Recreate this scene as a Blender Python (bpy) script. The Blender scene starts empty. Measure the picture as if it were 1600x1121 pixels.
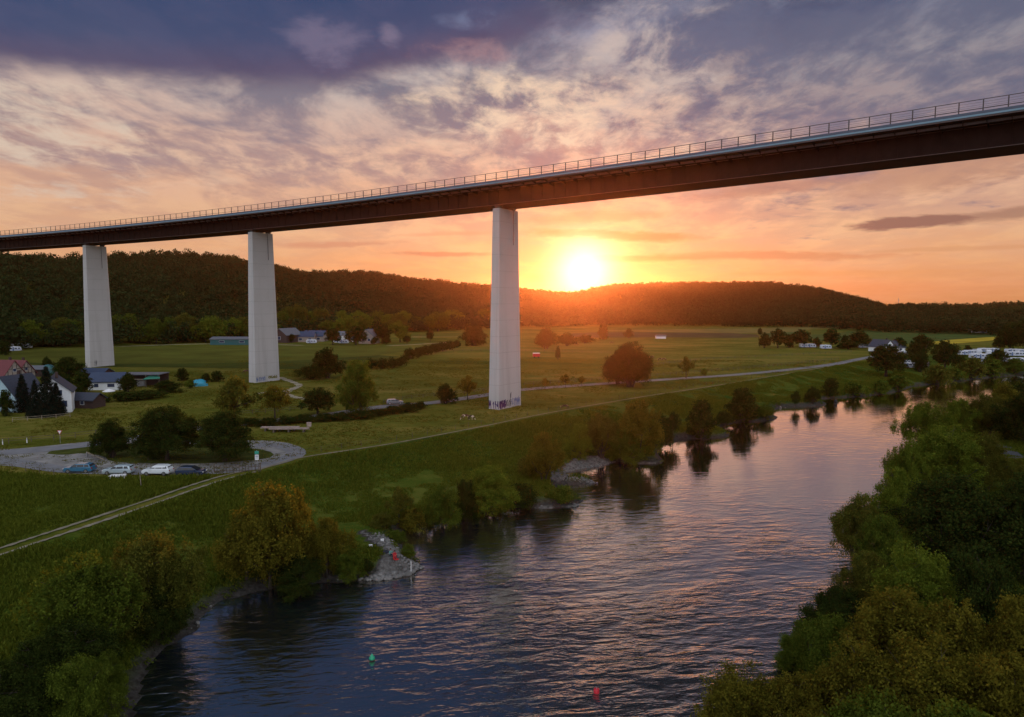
import bpy, bmesh, math, random
import numpy as np
from mathutils import Vector, Matrix
R = math.radians
C = bpy.context.scene.collection
scn = bpy.context.scene
# ------------------------------------------------------------------ camera
CAMZ, F, PITCH, ROLL = 28.0, 1068.58, 4.787, -0.1633
cam_d = bpy.data.cameras.new('camera'); cam = bpy.data.objects.new('camera', cam_d); C.objects.link(cam)
cam.location = (0, 0, CAMZ)
cam.rotation_euler = (Matrix.Rotation(R(90 - PITCH), 4, 'X') @ Matrix.Rotation(R(-ROLL), 4, 'Z')).to_euler()
cam_d.sensor_fit = 'HORIZONTAL'; cam_d.sensor_width = 36; cam_d.lens = 36 * F / 1600
cam_d.clip_start = 0.5; cam_d.clip_end = 9000
scn.camera = cam
scn.render.resolution_x, scn.render.resolution_y = 1024, 717
scn.view_settings.view_transform = 'Standard'; scn.view_settings.look = 'None'
scn.view_settings.gamma = 1; scn.view_settings.use_curve_mapping = False
scn.view_settings.exposure = 0.0
scn.render.engine = 'CYCLES'
scn.cycles.use_denoising = True
scn.cycles.max_bounces = 8; scn.cycles.transparent_max_bounces = 8
scn.cycles.volume_bounces = 0
scn.cycles.sample_clamp_indirect = 4.0

def pdir(px, py):
    """direction in the world of a point of the photograph"""
    r = R(ROLL); x = px - 800; y = py - 560.5
    x, y = x * math.cos(r) + y * math.sin(r), -x * math.sin(r) + y * math.cos(r)
    th = R(PITCH)
    v = np.array([x, F * math.cos(th) - y * math.sin(th), -y * math.cos(th) - F * math.sin(th)])
    return v / np.linalg.norm(v)
def azel(px, py):
    v = pdir(px, py); return math.degrees(math.atan2(v[0], v[1])), math.degrees(math.asin(v[2]))

# ------------------------------------------------------------------ node helper
def lin(c):
    return tuple(((v / 255) / 12.92 if v / 255 <= .04045 else ((v / 255 + .055) / 1.055) ** 2.4) for v in c[:3]) + (1,)
class NT:
    def __init__(s, nt): s.t = nt; s.N = nt.nodes; s.L = nt.links
    def put(s, sock, v):
        if isinstance(v, bpy.types.NodeSocket): s.L.new(v, sock)
        elif v is not None: sock.default_value = v
    def m(s, op, a, b=None, c=None, clamp=False):
        n = s.N.new('ShaderNodeMath'); n.operation = op; n.use_clamp = clamp
        for i, v in enumerate((a, b, c)):
            if v is not None: s.put(n.inputs[i], v)
        return n.outputs[0]
    def vm(s, op, a, b=None, scale=None):
        n = s.N.new('ShaderNodeVectorMath'); n.operation = op
        s.put(n.inputs[0], a)
        if b is not None: s.put(n.inputs[1], b)
        if scale is not None: s.put(n.inputs['Scale'], scale)
        return n.outputs['Value'] if op in ('LENGTH', 'DOT_PRODUCT', 'DISTANCE') else n.outputs[0]
    def noise(s, vec, scale=5, detail=2, rough=.5, dist=0, out=0, lac=2):
        n = s.N.new('ShaderNodeTexNoise'); s.put(n.inputs['Vector'], vec)
        n.inputs['Scale'].default_value = scale; n.inputs['Detail'].default_value = detail
        n.inputs['Roughness'].default_value = rough; n.inputs['Distortion'].default_value = dist
        n.inputs['Lacunarity'].default_value = lac
        return n.outputs[out]
    def ramp(s, fac, stops, interp='LINEAR'):
        n = s.N.new('ShaderNodeValToRGB'); s.put(n.inputs[0], fac); cr = n.color_ramp; cr.interpolation = interp
        while len(cr.elements) > 1: cr.elements.remove(cr.elements[-1])
        cr.elements[0].position = stops[0][0]; cr.elements[0].color = stops[0][1]
        for p, c in stops[1:]:
            e = cr.elements.new(p); e.color = c
        return n.outputs[0]
    def mix(s, fac, a, b, mode='MIX'):
        n = s.N.new('ShaderNodeMix'); n.data_type = 'RGBA'; n.blend_type = mode; n.clamp_factor = True
        s.put(n.inputs[0], fac); s.put(n.inputs[6], a); s.put(n.inputs[7], b); return n.outputs[2]
    def mr(s, v, a, b, c=0., d=1., kind='SMOOTHSTEP'):
        n = s.N.new('ShaderNodeMapRange'); n.interpolation_type = kind; n.clamp = True
        s.put(n.inputs[0], v)
        for i, q in enumerate((a, b, c, d)): s.put(n.inputs[i + 1], q)
        return n.outputs[0]
    def comb(s, x, y, z):
        n = s.N.new('ShaderNodeCombineXYZ')
        for i, v in enumerate((x, y, z)): s.put(n.inputs[i], v)
        return n.outputs[0]
    def sep(s, v):
        n = s.N.new('ShaderNodeSeparateXYZ'); s.put(n.inputs[0], v); return n.outputs

# ------------------------------------------------------------------ sun and sky
SUN_AZ = azel(915, 425)[0]; SUN_EL = 2.15
ld = bpy.data.lights.new('sun', 'SUN'); sun = bpy.data.objects.new('sun', ld); C.objects.link(sun)
ld.energy = 4.5; ld.angle = R(.55); ld.color = (1, .42, .14)
sd = Vector((math.sin(R(SUN_AZ)) * math.cos(R(SUN_EL)), math.cos(R(SUN_AZ)) * math.cos(R(SUN_EL)), math.sin(R(SUN_EL))))
sun.rotation_euler = sd.to_track_quat('Z', 'Y').to_euler(); sun.location = (60, 400, 150)

w = bpy.data.worlds.new('World'); scn.world = w; w.use_nodes = True
w.node_tree.nodes.clear(); K = NT(w.node_tree)
tc = K.N.new('ShaderNodeTexCoord'); D = K.vm('NORMALIZE', tc.outputs['Generated'])
dx, dy, dz = K.sep(D)
el = K.m('MULTIPLY', K.m('ARCSINE', dz), 57.2958); az = K.m('MULTIPLY', K.m('ARCTAN2', dx, dy), 57.2958)
den = K.m('ADD', K.m('MAXIMUM', dz, 0.0), .13)
P = K.comb(K.m('DIVIDE', dx, den), K.m('DIVIDE', dy, den), 0.0)      # flat cloud layer seen in perspective
wn = K.noise(P, 1.7, 3, .55, 0, 1)
wx, wy, wz = K.sep(K.vm('SUBTRACT', wn, (.5, .5, .5)))
fn = K.noise(P, 6.5, 6, .62, .25, 1)
fx, fy, fz = K.sep(K.vm('SUBTRACT', fn, (.5, .5, .5)))
azw = K.m('ADD', az, K.m('ADD', K.m('MULTIPLY', wx, 9.), K.m('MULTIPLY', fx, 5.)))
elw = K.m('ADD', el, K.m('ADD', K.m('MULTIPLY', wy, 3.2), K.m('MULTIPLY', fy, 2.2)))
e01 = K.m('DIVIDE', K.m('MAXIMUM', elw, 0.), 90.)
def rmp(l): return [(e / 90, lin(c)) for e, c in l]
bright = K.ramp(e01, rmp([(0, (222, 158, 106)), (2.5, (236, 176, 128)), (5.5, (236, 188, 150)), (9, (232, 184, 156)), (13, (224, 188, 170)), (17, (198, 186, 182)), (21, (140, 146, 170)), (27, (92, 94, 110)), (45, (34, 42, 52)), (90, (44, 54, 70))]))
dark = K.ramp(e01, rmp([(0, (208, 142, 102)), (2.5, (212, 150, 120)), (5.5, (200, 152, 130)), (9, (182, 148, 138)), (13, (150, 134, 140)), (17, (116, 116, 132)), (21, (84, 92, 120)), (27, (52, 56, 70)), (45, (17, 23, 30)), (90, (26, 34, 44))]))
cn = K.noise(K.vm('MULTIPLY', P, (1.0, .7, 1)), 2.3, 8, .6, .5)
cn2 = K.noise(K.vm('MULTIPLY', P, (1.0, .6, 1)), 6.5, 7, .62, .3)
cmask = K.m('MULTIPLY', K.mr(K.m('ADD', cn, K.m('MULTIPLY', K.m('SUBTRACT', cn2, .5), .36)), .34, .60), K.mr(elw, 2., 11., .3, 1.))
col = K.mix(cmask, bright, dark)
nis = K.N.new('ShaderNodeTexSky'); nis.sky_type = 'NISHITA'; nis.sun_disc = False
nis.sun_elevation = R(SUN_EL); nis.sun_rotation = R(SUN_AZ)
nis.altitude = 60; nis.dust_density = 2.5
nisc = K.vm('SCALE', nis.outputs[0], scale=.10)
col = K.mix(K.m('MULTIPLY', K.m('SUBTRACT', 1., cmask), .12), col, nisc)
def cloud(col, px, py, rx, ry, rgb, amt=1., rot=0., soft=.55, warp=1., mod=None, inside=.25):
    """one cloud (or gap) of the sky: an ellipse in azimuth and height with a torn edge"""
    a, e = azel(px, py); ra = rx / F * 57.3; re = ry / F * 57.3
    A = K.m('ADD', K.m('SUBTRACT', az, a), K.m('MULTIPLY', K.m('ADD', wx, fx), ra * 1.5 * warp))
    E_ = K.m('ADD', K.m('SUBTRACT', el, e), K.m('MULTIPLY', K.m('ADD', wy, fy), re * 1.9 * warp))
    c, s_ = math.cos(R(rot)), math.sin(R(rot))
    u = K.m('DIVIDE', K.m('ADD', K.m('MULTIPLY', A, c), K.m('MULTIPLY', E_, s_)), ra)
    v = K.m('DIVIDE', K.m('SUBTRACT', K.m('MULTIPLY', E_, c), K.m('MULTIPLY', A, s_)), re)
    d = K.m('SQRT', K.m('ADD', K.m('MULTIPLY', u, u), K.m('MULTIPLY', v, v)))
    k = K.m('MULTIPLY', K.mr(d, inside, 1.0, amt, 0.), K.m('GREATER_THAN', dy, 0.))
    if mod is not None: k = K.m('MULTIPLY', k, mod)
    return K.mix(k, col, lin(rgb))
puff = K.mr(cn2, .38, .62); gap = K.mr(cn2, .38, .62, 1., 0.)
# clearer sky between the clouds
col = cloud(col, 40, 215, 190, 95, (216, 200, 182), .7, mod=gap)
col = cloud(col, 800, 185, 230, 62, (244, 216, 186), .8, mod=gap)
col = cloud(col, 1010, 215, 210, 75, (236, 202, 176), .6, mod=gap)
col = cloud(col, 270, 255, 200, 52, (226, 192, 166), .5, mod=gap)
col = cloud(col, 640, 250, 200, 40, (236, 196, 166), .5, mod=gap)
col = cloud(col, 1020, 90, 150, 90, (206, 188, 178), .75, mod=gap)
col = cloud(col, 1180, 150, 110, 90, (222, 192, 172), .65, mod=gap)
# grey violet bank in the upper right
col = cloud(col, 1480, 60, 430, 190, (98, 103, 126), .88, mod=K.m('ADD', .62, K.m('MULTIPLY', puff, .38)), soft=.5, warp=.9, inside=.35)
col = cloud(col, 1530, 190, 330, 75, (132, 122, 136), .65, warp=.9)
col = cloud(col, 1080, 60, 260, 95, (104, 110, 134), .6, mod=puff)
col = cloud(col, 880, 215, 170, 34, (190, 152, 142), .7, mod=puff)
col = cloud(col, 1050, 262, 190, 30, (176, 140, 140), .7, mod=puff)
col = cloud(col, 420, 250, 300, 45, (170, 142, 140), .6, mod=puff)
col = cloud(col, 130, 250, 160, 28, (160, 138, 142), .6, mod=puff)
# big slate blue cloud with a crisp lower edge, upper left
ea0 = azel(0, 116); ea1 = azel(520, 140); ea2 = azel(850, 128)
edge = K.m('ADD', K.m('ADD', K.m('MULTIPLY', K.m('SUBTRACT', az, ea1[0]), (ea1[1] - ea0[1]) / (ea1[0] - ea0[0])), ea1[1]), K.m('MULTIPLY', K.m('MAXIMUM', K.m('SUBTRACT', az, ea1[0]), 0.), .16))
dd = K.m('ADD', K.m('SUBTRACT', el, edge), K.m('MULTIPLY', K.m('ADD', wy, K.m('MULTIPLY', fy, .7)), 1.1))
sidew = K.mr(K.m('ADD', az, K.m('MULTIPLY', K.m('ADD', fx, wx), 16.)), -4., 9., 1., 0.)
under = K.ramp(K.mr(dd, 0., 8., kind='LINEAR'), [(0, lin((108, 88, 104))), (.12, lin((88, 80, 106))), (.4, lin((66, 78, 112))), (1, lin((46, 70, 108)))])
under = K.mix(K.m('MULTIPLY', puff, .18), under, lin((104, 100, 128)))
mk = K.m('MULTIPLY', K.m('MULTIPLY', K.mr(dd, -.5, 1.5), sidew), K.m('GREATER_THAN', dy, 0.))
col = K.mix(K.m('MULTIPLY', mk, .97), col, under)
col = cloud(col, 495, 55, 65, 42, (128, 118, 142), .6, warp=1.2)
col = cloud(col, 600, 52, 26, 26, (136, 124, 146), .6, warp=1.2)
col = cloud(col, 730, 85, 120, 30, (170, 132, 136), .55, mod=gap)
col = cloud(col, 740, 20, 70, 20, (140, 150, 180), .4, mod=gap)
# low streaks over the horizon
ST = [(1425, 345, 98, 10, (150, 112, 98), 1., 2), (1590, 330, 70, 13, (160, 122, 104), .8, 4), (1500, 262, 230, 30, (190, 142, 116), .75, 6), (1210, 292, 170, 12, (186, 136, 116), .75, 5),
      (960, 368, 160, 10, (222, 132, 90), .75, -3), (930, 340, 140, 12, (214, 146, 116), .6, 3), (1190, 398, 250, 8, (214, 146, 104), .8, -1), (1010, 403, 120, 7, (216, 140, 92), .7, 0),
      (690, 398, 95, 5, (206, 138, 104), .8, 1), (520, 384, 130, 6, (212, 148, 116), .7, 3), (1500, 385, 150, 4, (214, 156, 112), .6, 0), (700, 366, 100, 5, (224, 156, 120), .5, 2), (1300, 425, 200, 5, (226, 160, 102), .5, 0)]
for px, py, rx, ry, c_, am, ro in ST: col = cloud(col, px, py, rx, ry, c_, am, ro, warp=.6, inside=.55 if am > .85 else .3)
# glow round the setting sun
sv = pdir(912, 424)
ang = K.m('MULTIPLY', K.m('ARCCOSINE', K.m('MINIMUM', K.vm('DOT_PRODUCT', D, tuple(sv)), .9999999)), 57.2958)
g1 = K.m('EXPONENT', K.m('MULTIPLY', K.m('MULTIPLY', ang, ang), -1 / (2.25 ** 2)))
g2 = K.m('EXPONENT', K.m('MULTIPLY', ang, -1 / 2.6))
g3 = K.m('EXPONENT', K.m('MULTIPLY', ang, -1 / 11.))
lowb = K.m('EXPONENT', K.m('MULTIPLY', K.m('MAXIMUM', K.m('SUBTRACT', el, 2.), 0.), -.22))
glow = K.vm('ADD', K.vm('SCALE', (1.9, 1.5, 1.0), scale=g1), K.vm('SCALE', (.26, .05, .0), scale=g2))
glow = K.vm('ADD', glow, K.vm('SCALE', (.08, .015, .0), scale=K.m('MULTIPLY', g3, lowb)))
col = K.vm('ADD', col, glow)
# the half of the sky behind the camera: pale blue evening light
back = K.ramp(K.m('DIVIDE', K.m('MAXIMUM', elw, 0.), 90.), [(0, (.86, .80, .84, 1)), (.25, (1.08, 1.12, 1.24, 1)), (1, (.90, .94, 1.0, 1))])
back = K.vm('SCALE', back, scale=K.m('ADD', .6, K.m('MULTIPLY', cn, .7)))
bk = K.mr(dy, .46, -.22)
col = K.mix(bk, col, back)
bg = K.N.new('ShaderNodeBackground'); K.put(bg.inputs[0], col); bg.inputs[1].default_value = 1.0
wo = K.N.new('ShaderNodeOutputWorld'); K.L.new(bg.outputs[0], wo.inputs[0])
w.cycles.sampling_method = 'MANUAL'; w.cycles.sample_map_resolution = 1024

# ------------------------------------------------------------------ terrain
WATER = -4.5
rng = np.random.default_rng(7); random.seed(7)
CA, SA = math.cos(R(34.574)), math.sin(R(34.574))
def base_h(x, y):
    t = (x + 1.79) * CA - (y - 180.1) * SA
    return np.clip(-t * .00355, -1.2, 1.2)
def gpt(px, py, z=0.0):
    v = pdir(px, py); k = (z - CAMZ) / v[2]
    return v[0] * k, v[1] * k
def gb(px, py, off=0.0):
    z = off
    for _ in range(5):
        x, y = gpt(px, py, z); z = float(base_h(x, y)) + off
    return x, y
LEFT = [(215, 1121), (235, 1050), (262, 1015), (312, 988), (318, 964), (350, 942), (420, 924), (480, 916), (560, 909), (600, 909), (640, 901), (664, 888), (642, 866), (627, 850), (622, 838), (640, 827), (680, 816), (740, 806), (800, 793), (850, 795), (900, 792), (913, 783), (902, 774), (880, 769), (876, 760), (905, 757), (935, 755), (928, 749), (890, 747), (878, 741), (900, 734), (940, 729), (965, 721), (1000, 724), (1040, 723), (1033, 713), (1028, 700), (1045, 689), (1080, 684), (1100, 685), (1140, 681), (1142, 676), (1118, 668), (1150, 659), (1210, 655), (1217, 650), (1200, 643), (1225, 634), (1288, 632), (1293, 628), (1276, 622), (1300, 620), (1350, 617), (1400, 610), (1430, 600), (1480, 595), (1540, 587), (1620, 580), (1760, 575)]
RIGHT = [(1760, 586), (1705, 592), (1655, 602), (1600, 625), (1530, 660), (1468, 692), (1420, 750), (1392, 810), (1378, 880), (1345, 960), (1285, 1030), (1235, 1110), (1205, 1180)]
river = [(-70, -300), (-48, -60), (-40, 10)] + [gpt(a, b, WATER) for a, b in [(150, 1220)] + LEFT + RIGHT] + [(17, 12), (16, -60), (22, -300)]
river = np.array(river)
DIKE = [(-500, 990), (-200, 925), (0, 868), (120, 828), (250, 784), (350, 750), (400, 738), (480, 716), (600, 697), (760, 666), (860, 645), (1000, 620), (1120, 600), (1230, 581), (1330, 563), (1450, 552), (1700, 545)]
dike = np.array([(-160, -200)] + [gb(a, b) for a, b in DIKE])
def seg_dist(px, py, poly, closed):
    d = np.full(px.shape, 1e9); n = len(poly)
    for i in range(n if closed else n - 1):
        a = poly[i]; b = poly[(i + 1) % n]; ab = b - a; L = (ab ** 2).sum() + 1e-9
        t = np.clip(((px - a[0]) * ab[0] + (py - a[1]) * ab[1]) / L, 0, 1)
        d = np.minimum(d, np.hypot(px - a[0] - t * ab[0], py - a[1] - t * ab[1]))
    return d
def inside(px, py, poly):
    r = np.zeros(px.shape, bool); n = len(poly)
    for i in range(n):
        a = poly[i]; b = poly[(i + 1) % n]
        c = ((a[1] > py) != (b[1] > py))
        with np.errstate(divide='ignore', invalid='ignore'):
            xx = (b[0] - a[0]) * (py - a[1]) / (b[1] - a[1] + 1e-12) + a[0]
        r ^= c & (px < xx)
    return r
dike_side = np.array(list(dike) + [(3000, 3000), (-3000, 3000), (-3000, -200)])   # meadow side of the dike
def sst(x): x = np.clip(x, 0, 1); return x * x * (3 - 2 * x)
def vnoise(x, y, s, seed=0):
    x = x / s; y = y / s; xi = np.floor(x).astype(np.int64); yi = np.floor(y).astype(np.int64); fx = x - xi; fy = y - yi
    def h(a, b):
        v = (a * 374761393 + b * 668265263 + seed * 1442695041) & 0x7fffffff
        v = ((v ^ (v >> 13)) * 1274126177) & 0x7fffffff
        return ((v ^ (v >> 16)) & 0xffff) / 65535.
    fx = fx * fx * (3 - 2 * fx); fy = fy * fy * (3 - 2 * fy)
    return (h(xi, yi) * (1 - fx) + h(xi + 1, yi) * fx) * (1 - fy) + (h(xi, yi + 1) * (1 - fx) + h(xi + 1, yi + 1) * fx) * fy
# skyline of the wooded hills: photo x -> photo y, distance of the crest, distance of the foot
SKY = np.array([(-2500, 430, 760, 440), (-900, 415, 720, 430), (-300, 408, 720, 430), (0, 402, 760, 440), (120, 401, 790, 450), (200, 404, 820, 455), (300, 410, 860, 470), (370, 414, 900, 480), (440, 422, 940, 505), (500, 427, 980, 530), (560, 430, 1020, 560), (640, 438, 1080, 590), (700, 443, 1130, 620), (760, 448, 1180, 650), (820, 455, 1240, 690), (900, 458, 1300, 730), (930, 449, 1330, 745), (970, 443, 1360, 760), (1020, 441, 1400, 780), (1080, 440, 1420, 790), (1150, 441, 1420, 790), (1200, 445, 1400, 790), (1260, 450, 1380, 790), (1300, 455, 1360, 780), (1350, 463, 1340, 740), (1385, 473, 1300, 720), (1430, 471, 1250, 720), (1500, 474, 1280, 720), (1560, 476, 1320, 720), (1700, 476, 1350, 720), (2400, 470, 1300, 700), (4500, 450, 1300, 700)], float)
_az = np.array([azel(a, b)[0] for a, b in SKY[:, :2]]); _el = np.array([azel(a, b)[1] for a, b in SKY[:, :2]])
TREEH = 11.0
def hill(x, y):
    a = np.degrees(np.arctan2(x, y)); r = np.hypot(x, y)
    crest = np.interp(a, _az, SKY[:, 2]); foot = np.interp(a, _az, SKY[:, 3]); e = np.interp(a, _az, _el)
    zc = CAMZ + crest * np.tan(np.radians(e)) - TREEH
    t = (r - foot) / (crest - foot)
    h = zc * sst(t * .93 + .0) / sst(np.array(.93)) 
    h = np.where(t > 1, zc * (1 - .0 * t), h)
    n = (vnoise(x, y, 130, 3) - .5) * 16 * sst(t * 2.2) * sst((1.15 - t) * 4 + .3)
    h = (h + n) * (t > 0)
    h *= np.where(np.abs(a) > 100, 0, 1)
    return np.maximum(h, 0)
def ground(x, y):
    x = np.atleast_1d(np.asarray(x, float)); y = np.atleast_1d(np.asarray(y, float))
    b = base_h(x, y); z = b.copy(); lush = np.zeros_like(x); mud = np.zeros_like(x)
    near = (np.abs(x) < 480) & (y < 700) & (y > -320)
    if near.any():
        X, Y = x[near], y[near]
        d = seg_dist(X, Y, river, True); ins = inside(X, Y, river)
        dd = seg_dist(X, Y, dike, False); md = inside(X, Y, dike_side)
        right = ~md & (X > np.interp(Y, [-300, 12, 50, 100, 200, 400], [0, 0, 10, 45, 100, 240]))
        rough = (vnoise(X, Y, 7, 1) - .5) * .9 + (vnoise(X, Y, 2.3, 2) - .5) * .35
        bank = WATER + 1.35 * sst(d / 3.0) + .1
        t = d / (d + dd + 1e-6)
        fl = bank + (base_h(X, Y) - bank) * sst((t - .38) / .60) + rough * .7 * sst(d / 6) * sst(dd / 6)
        rt = bank + 2.8 * sst(d / 40) + rough * .6 * sst(d / 6)
        zz = np.where(right, rt, fl)
        zz = np.where(md, base_h(X, Y), zz)
        zz = np.where(ins, WATER - .35 - 2.2 * sst(d / 8), zz)
        z[near] = zz
        lu = np.where(md, 0., sst(dd / 1.6)); lush[near] = np.where(ins, 1, lu)
        mud[near] = np.where(ins, 1, np.where(md, 0, 1 - sst((d - 1.0 + rough * 1.4) / 1.3)))
    far = np.hypot(x, y) > 400
    z = z + np.where(far, hill(x, y), 0)
    return z, lush, mud
GRAV = [[(562, 838), (580, 846), (604, 852), (628, 872), (650, 880), (668, 890), (640, 906), (596, 912), (575, 906), (590, 890), (600, 876), (590, 862), (566, 846)],
        [(860, 744), (876, 732), (900, 720), (940, 716), (968, 716), (970, 724), (930, 734), (900, 742), (884, 750), (862, 752)],
        [(858, 762), (880, 756), (936, 748), (942, 756), (900, 762), (880, 772)], [(640, 822), (700, 806), (706, 820), (650, 832)], [(840, 786), (880, 788), (918, 778), (920, 790), (870, 800), (838, 800)], [(960, 716), (1010, 718), (1044, 718), (1044, 727), (960, 726)]]
GRAV = [np.array([gpt(a, b, WATER + .7) for a, b in g_]) for g_ in GRAV]
ROUGH = np.array([gb(a, b) for a, b in [(-420, 752), (0, 744), (200, 752), (352, 748), (250, 783), (120, 827), (0, 867), (-200, 924), (-500, 985)]])
_ground0 = ground
def ground(x, y):
    z, lush, mud = _ground0(x, y); x = np.atleast_1d(np.asarray(x, float)); y = np.atleast_1d(np.asarray(y, float))
    m_ = inside(x, y, ROUGH); lush[m_] = np.maximum(lush[m_], .72)
    for g_ in GRAV:
        m_ = (x > g_[:, 0].min()) & (x < g_[:, 0].max()) & (y > g_[:, 1].min()) & (y < g_[:, 1].max())
        if m_.any(): q_ = mud[m_]; q_[inside(x[m_], y[m_], g_)] = 2; mud[m_] = q_
    return z, lush, mud
def gz(x, y): return float(ground(x, y)[0][0])
def gt(px, py):
    """where the ray of a photo point meets the ground"""
    v = pdir(px, py); k = (0 - CAMZ) / v[2] * .35; prev = k
    ks = np.linspace(k, k * 3.6, 900); xs = v[0] * ks; ys = v[1] * ks; zs = CAMZ + v[2] * ks
    g = ground(xs, ys)[0]; i = np.argmax(zs < np.maximum(g, WATER - .05))
    return float(xs[i]), float(ys[i])

# ------------------------------------------------------------------ mesh helpers
def tag(o, label=None, cat=None, group=None, kind=None):
    if label: o['label'] = label
    if cat: o['category'] = cat
    if group: o['group'] = group
    if kind: o['kind'] = kind
    return o
def empty(name, loc=(0, 0, 0), rz=0.0, label=None, cat=None, group=None):
    o = bpy.data.objects.new(name, None); C.objects.link(o); o.location = loc; o.rotation_euler = (0, 0, rz)
    o.empty_display_size = .2
    return tag(o, label, cat, group)
def np_mesh(name, verts, faces, mats=(), smooth=False, fmat=None):
    """verts (n,3), faces (m,k) array"""
    me = bpy.data.meshes.new(name); verts = np.asarray(verts, np.float32); faces = np.asarray(faces, np.int32)
    n, k = faces.shape
    me.vertices.add(len(verts)); me.vertices.foreach_set('co', verts.ravel())
    me.loops.add(n * k); me.loops.foreach_set('vertex_index', faces.ravel())
    me.polygons.add(n); me.polygons.foreach_set('loop_start', np.arange(0, n * k, k, dtype=np.int32))
    if fmat is not None: me.polygons.foreach_set('material_index', np.asarray(fmat, np.int32))
    if smooth: me.polygons.foreach_set('use_smooth', np.ones(n, bool))
    for m in mats: me.materials.append(m)
    me.update(calc_edges=True)
    return me
def link(name, me, parent=None):
    o = bpy.data.objects.new(name, me); C.objects.link(o)
    if parent is not None: o.parent = parent
    return o
class MB:
    def __init__(s): s.v = []; s.f = []; s.mi = []; s.cur = 0
    def add(s, vs, fs):
        b = len(s.v); s.v += [tuple(v) for v in vs]; s.f += [tuple(b + i for i in f) for f in fs]; s.mi += [s.cur] * len(fs)
        return s
    def box(s, c, d, rz=0.0, taper=1.0):
        x, y, z = d[0] / 2, d[1] / 2, d[2] / 2; cr, sr = math.cos(rz), math.sin(rz); vs = []
        for k in (-1, 1):
            q = 1 if k < 0 else taper
            for a, b in ((-1, -1), (1, -1), (1, 1), (-1, 1)):
                X, Y = a * x * q, b * y * q; vs.append((c[0] + X * cr - Y * sr, c[1] + X * sr + Y * cr, c[2] + k * z))
        return s.add(vs, [(3, 2, 1, 0), (4, 5, 6, 7), (0, 1, 5, 4), (1, 2, 6, 5), (2, 3, 7, 6), (3, 0, 4, 7)])
    def tube(s, pts, rad, n=6, cap=True):
        pts = [Vector(p) for p in pts]
        if not hasattr(rad, '__len__'): rad = [rad] * len(pts)
        vs = []; fs = []
        for i, p in enumerate(pts):
            d = (pts[min(i + 1, len(pts) - 1)] - pts[max(i - 1, 0)]).normalized()
            a = d.cross(Vector((0, 0, 1)) if abs(d.z) < .9 else Vector((1, 0, 0))).normalized(); b = d.cross(a)
            for k in range(n):
                t = 2 * math.pi * k / n; vs.append(p + (a * math.cos(t) + b * math.sin(t)) * rad[i])
        for i in range(len(pts) - 1):
            for k in range(n): fs.append((i * n + k, i * n + (k + 1) % n, (i + 1) * n + (k + 1) % n, (i + 1) * n + k))
        if cap: fs.append(tuple(range(n))[::-1]); fs.append(tuple((len(pts) - 1) * n + k for k in range(n)))
        return s.add(vs, fs)
    def prism(s, prof, axis, a, b):
        """profile (u,v) extruded along axis x: points (t,u,v)   along y: (u,t,v)"""
        n = len(prof)
        if axis == 'x': vs = [(a, u, v) for u, v in prof] + [(b, u, v) for u, v in prof]
        else: vs = [(u, a, v) for u, v in prof] + [(u, b, v) for u, v in prof]
        fs = [tuple(range(n))[::-1], tuple(range(n, 2 * n))] + [(i, (i + 1) % n, n + (i + 1) % n, n + i) for i in range(n)]
        return s.add(vs, fs)
    def build(s, name, mat, parent=None, smooth=False, bevel=0, loc=None, rz=None):
        me = bpy.data.meshes.new(name); me.from_pydata(s.v, [], s.f)
        for m in (mat if isinstance(mat, (list, tuple)) else [mat]): me.materials.append(m)
        me.polygons.foreach_set('material_index', s.mi)
        bm = bmesh.new(); bm.from_mesh(me); bmesh.ops.recalc_face_normals(bm, faces=bm.faces); bm.to_mesh(me); bm.free()
        if smooth: me.polygons.foreach_set('use_smooth', [True] * len(me.polygons))
        o = link(name, me, parent)
        if bevel:
            b = o.modifiers.new('bevel', 'BEVEL'); b.width = bevel; b.segments = 2; b.limit_method = 'ANGLE'
        if loc is not None: o.location = loc
        if rz is not None: o.rotation_euler = (0, 0, rz)
        return o
# ------------------------------------------------------------------ materials
def mat(name, rgb, rough=.7, metal=0., var=.15, scale=3., bump=0., spec=.5, coat=0., emit=None):
    m = bpy.data.materials.new(name); m.use_nodes = True; k = NT(m.node_tree); b = k.N['Principled BSDF']
    co = k.N.new('ShaderNodeTexCoord').outputs['Object']
    n = k.noise(co, scale, 5, .6)
    c = (rgb[0], rgb[1], rgb[2], 1)
    lo = tuple(v * (1 - var) for v in rgb) + (1,); hi = tuple(min(1, v * (1 + var)) for v in rgb) + (1,)
    k.put(b.inputs['Base Color'], k.ramp(n, [(.3, lo), (.7, hi)]))
    b.inputs['Roughness'].default_value = rough; b.inputs['Metallic'].default_value = metal
    b.inputs['Specular IOR Level'].default_value = spec; b.inputs['Coat Weight'].default_value = coat
    if bump:
        bn = k.N.new('ShaderNodeBump'); bn.inputs['Strength'].default_value = .6; bn.inputs['Distance'].default_value = bump
        k.put(bn.inputs['Height'], k.noise(co, scale * 6, 4)); k.L.new(bn.outputs[0], b.inputs['Normal'])
    return m
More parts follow.
